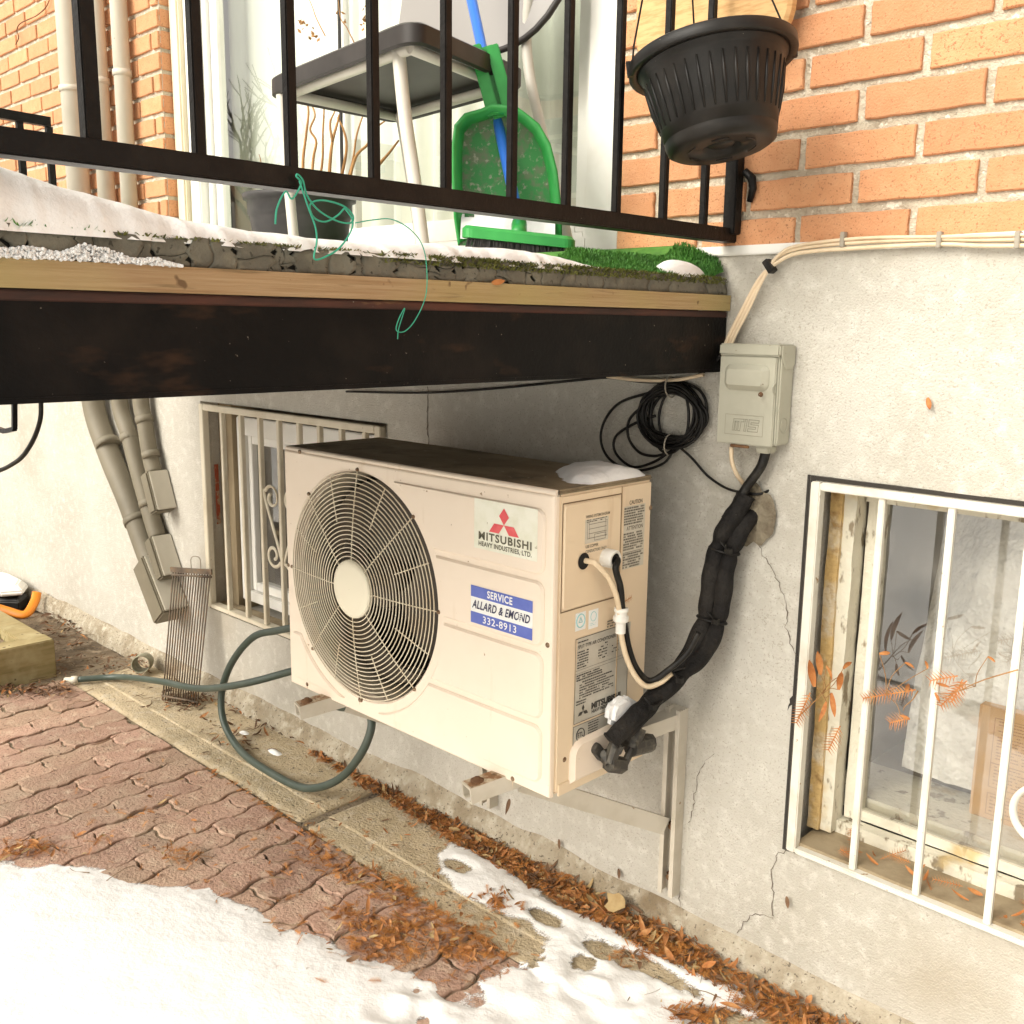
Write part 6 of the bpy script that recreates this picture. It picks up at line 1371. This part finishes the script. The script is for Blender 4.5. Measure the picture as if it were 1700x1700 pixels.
for (px, py, L, wd, mt, lab) in ((575, 1600, .030, .012, LEAFDARK, 'dark curled leaf lying on the snow left of the needle patch'), (128, 1390, .026, .012, LEAF, 'curled reddish leaf on a paver near the snow edge'), (150, 1240, .09, .006, LEAFDARK, 'long dark bark strip lying on the pavers'), (1165, 1610, .03, .014, ORANGE, 'orange oval leaf on the snow by the wall foot drift'), (835, 1385, .03, .014, LEAFDARK, None)):
    if lab is None: continue
    m = MB(); p = P(px, py, 'z', .02 if 'snow' in lab else .004); leaf(m, V((p.x, p.y, .010 if 'snow' not in lab else .026)), V((.6, .75, .1)) if L < .05 else V((.35, .93, 0)), (Z+V((.3, -.2, 0))).normalized(), L, wd, .5, 8); one('fallen_leaf', m, mt, lab)
for (px, py, lab) in ((1435, 1348, None), (1540, 660, 'tiny orange leaf stuck high on the bright stucco right of the grey box'), (1027, 1442, 'small brown leaf stuck on stucco left of the bracket channel'), (1306, 1488, 'small brown leaf stuck on stucco under the right window grille'), (816, 470, 'orange oval leaf on the wooden fascia ledge under the railing'), (928, 1393, 'small brown leaf stuck on stucco below the front right corner of the unit')):
    if not lab: continue
    p = P(px, py, 'x', XB+.004) if py == 470 else P(px, py, 'y', -.008); m = MB(); leaf(m, p, V((.35, -.1, -.9)) if py != 470 else V((0, .95, .1)), V((.2, -1, .1)) if py != 470 else V((1, 0, .3)), .022, .008, .4, 6); one('fallen_leaf', m, ORANGE if py < 700 else LEAFDARK, lab)
p = P(846, 1326, 'y', -.40); m = MB(); leaf(m, p, V((-.25, .1, -1)), V((.5, -.8, .3)), .026, .007, .9, 8); one('fallen_leaf', m, LEAFDARK, 'dark dead leaf hanging under the front end of the bracket arm')
m = MB(); p = P(1050, 992, 'x', AX1+.028); spray(m, P(1034, 1000, 'x', AX1+.03), V((0, 1, .12)), X, .03, 8, .008); one('cedar_sprig', m, ORANGE, 'tiny orange sprig caught behind the side cables of the unit', 'sprig')

# sprigs caught in the right window grille
def sprig(lab, els):
    t = thing('cedar_sprig', lab, 'sprig', P(els[0][1], els[0][2], 'y', -.022))
    for e in els:
        c = P(e[1], e[2], 'y', -.022); d_ = P(e[3], e[4], 'y', -.022+e[5])-c; L = d_.length; n = V((.25, -1, .15)).normalized(); m = MB()
        if e[0] == 's': spray(m, c, d_, n, L, max(8, int(L/.0055)), .019, .0012, .1); m.build('needle_spray', ORANGE, t)
        elif e[0] == 'l':
            hub = P(els[0][1], els[0][2], 'y', -.022).lerp(P(els[0][3], els[0][4], 'y', -.022), .55); MB().tube(spline([c, c.lerp(hub, .5)+rvec(.008), hub], 4), .0007, 5).build('stem', TWIG, t)
            leaf(m, c, d_, (n+rvec(.3)).normalized(), L*.8, L*.17, .6, 7); m.build('leaf', ORANGE, t)
        else: twig(m, c, d_.normalized(), L, .0013); m.build('stem', TWIG, t)
sprig('orange sprig with hanging leaves caught on the left edge of the right window grille', [('t', 1325, 1190, 1400, 1120, 0), ('l', 1362, 1120, 1360, 1060, -.01), ('l', 1372, 1105, 1395, 1135, -.01), ('s', 1345, 1150, 1322, 1200, -.012), ('l', 1392, 1145, 1400, 1095, -.01), ('l', 1380, 1150, 1388, 1200, -.01), ('s', 1395, 1205, 1375, 1245, -.01), ('l', 1352, 1140, 1340, 1075, -.008), ('l', 1400, 1110, 1420, 1085, -.008), ('l', 1372, 1165, 1362, 1205, -.01)])
sprig('feathery orange needle sprig caught across the second bar of the window grille', [('s', 1520, 1145, 1432, 1160, 0), ('l', 1505, 1150, 1508, 1122, -.01), ('l', 1460, 1085, 1492, 1082, -.006), ('l', 1503, 1100, 1530, 1108, -.006), ('t', 1524, 1147, 1500, 1180, 0), ('l', 1495, 1188, 1522, 1196, -.005), ('s', 1510, 1192, 1478, 1200, -.004), ('l', 1540, 1110, 1538, 1088, -.006)])
sprig('twig with orange needles caught on the third bar of the window grille', [('t', 1690, 1112, 1565, 1160, 0), ('s', 1605, 1130, 1562, 1172, -.01), ('s', 1598, 1128, 1580, 1165, -.012), ('l', 1575, 1140, 1548, 1132, -.008), ('l', 1552, 1150, 1566, 1172, -.008), ('l', 1640, 1090, 1662, 1100, -.006), ('s', 1590, 1122, 1545, 1130, -.006)])
m = MB()
for k in range(46):
    x = .74+.62*rl.random()**.8; y = rl.uniform(.012, .07); z = RW[2]+.026+.012*rl.random(); a = rl.random()*6.28; d_ = V((math.cos(a), math.sin(a)*.5, rl.uniform(0, .35)))
    if rl.random() < .45: spray(m, V((x, y, z)), d_, (Z-Y+rvec(.3)).normalized(), rl.uniform(.03, .06), 10, .012)
    else: leaf(m, V((x, y, z)), d_, (Z-Y*.6+rvec(.4)).normalized(), rl.uniform(.015, .032), rl.uniform(.004, .008), .6)
tag(m.build('sill_litter', ORANGE), 'orange needles and leaves collected on the sill behind the right grille', 'leaf litter', kind='stuff')

# ------------------------------------------------------------------ what stands across the yard (seen mirrored in the door glass)
def house(x0, x1, y0, y1, h, label, wins):
    t = thing('neighbour_house', label, 'house', ((x0+x1)/2, (y0+y1)/2, 0))
    MB().box((x0, y0, -.02), (x1, y1, h)).build('wall', FARBRICK, t); MB().box((x0-.15, y0-.15, h), (x1+.15, y1+.15, h+.35)).build('parapet', FARTRIM, t)
    for x, z in wins:
        w = MB().box((x-.6, y1-.02, z), (x+.6, y1+.05, z+1.3)).build('window', FARTRIM, t); MB().box((x-.5, y1+.051, z+.1), (x+.5, y1+.06, z+1.2)).build('pane', mat('far_pane', (.12, .13, .14), .15), w)
house(-42, -19.5, -24, -14, 5.4, 'low brick house across the yard', [(-38, 1), (-34, 1), (-30, 1), (-26, 1), (-22, 1), (-34, 3.4), (-26, 3.4)])
house(-19, -9.5, -25, -15, 7.6, 'taller brick house across the yard', [(-17, 1), (-13, 1), (-17, 4), (-13, 4)])
tr = thing('bare_tree', 'leafless tree standing across the yard', 'tree', (-17, -10, 0))
rt = random.Random(17); tm = MB(); bmx = MB()
def branch(p, d, L, r, dep):
    q = p+d*L; mid = p+d*L*.5+V((rt.uniform(-1, 1), rt.uniform(-1, 1), rt.uniform(-.5, .5)))*L*.06
    (tm if dep == 0 else bmx).tube([p, mid, q], lambda t: r*(1-.35*t), 6 if dep < 2 else 4, caps=False)
    if dep >= 5: return
    for k in range(3 if dep < 4 else 2):
        nd = (d+V((rt.uniform(-1, 1), rt.uniform(-1, 1), rt.uniform(-.25, .7)))*.75).normalized(); branch(p+(q-p)*rt.uniform(.6, 1), nd, L*rt.uniform(.6, .78), r*.58, dep+1)
branch(V((-17, -10, 0)), V((.05, .02, 1)).normalized(), 2.6, .16, 0)
tm.build('trunk', BARK, tr); bmx.build('crown', BARK, tr)
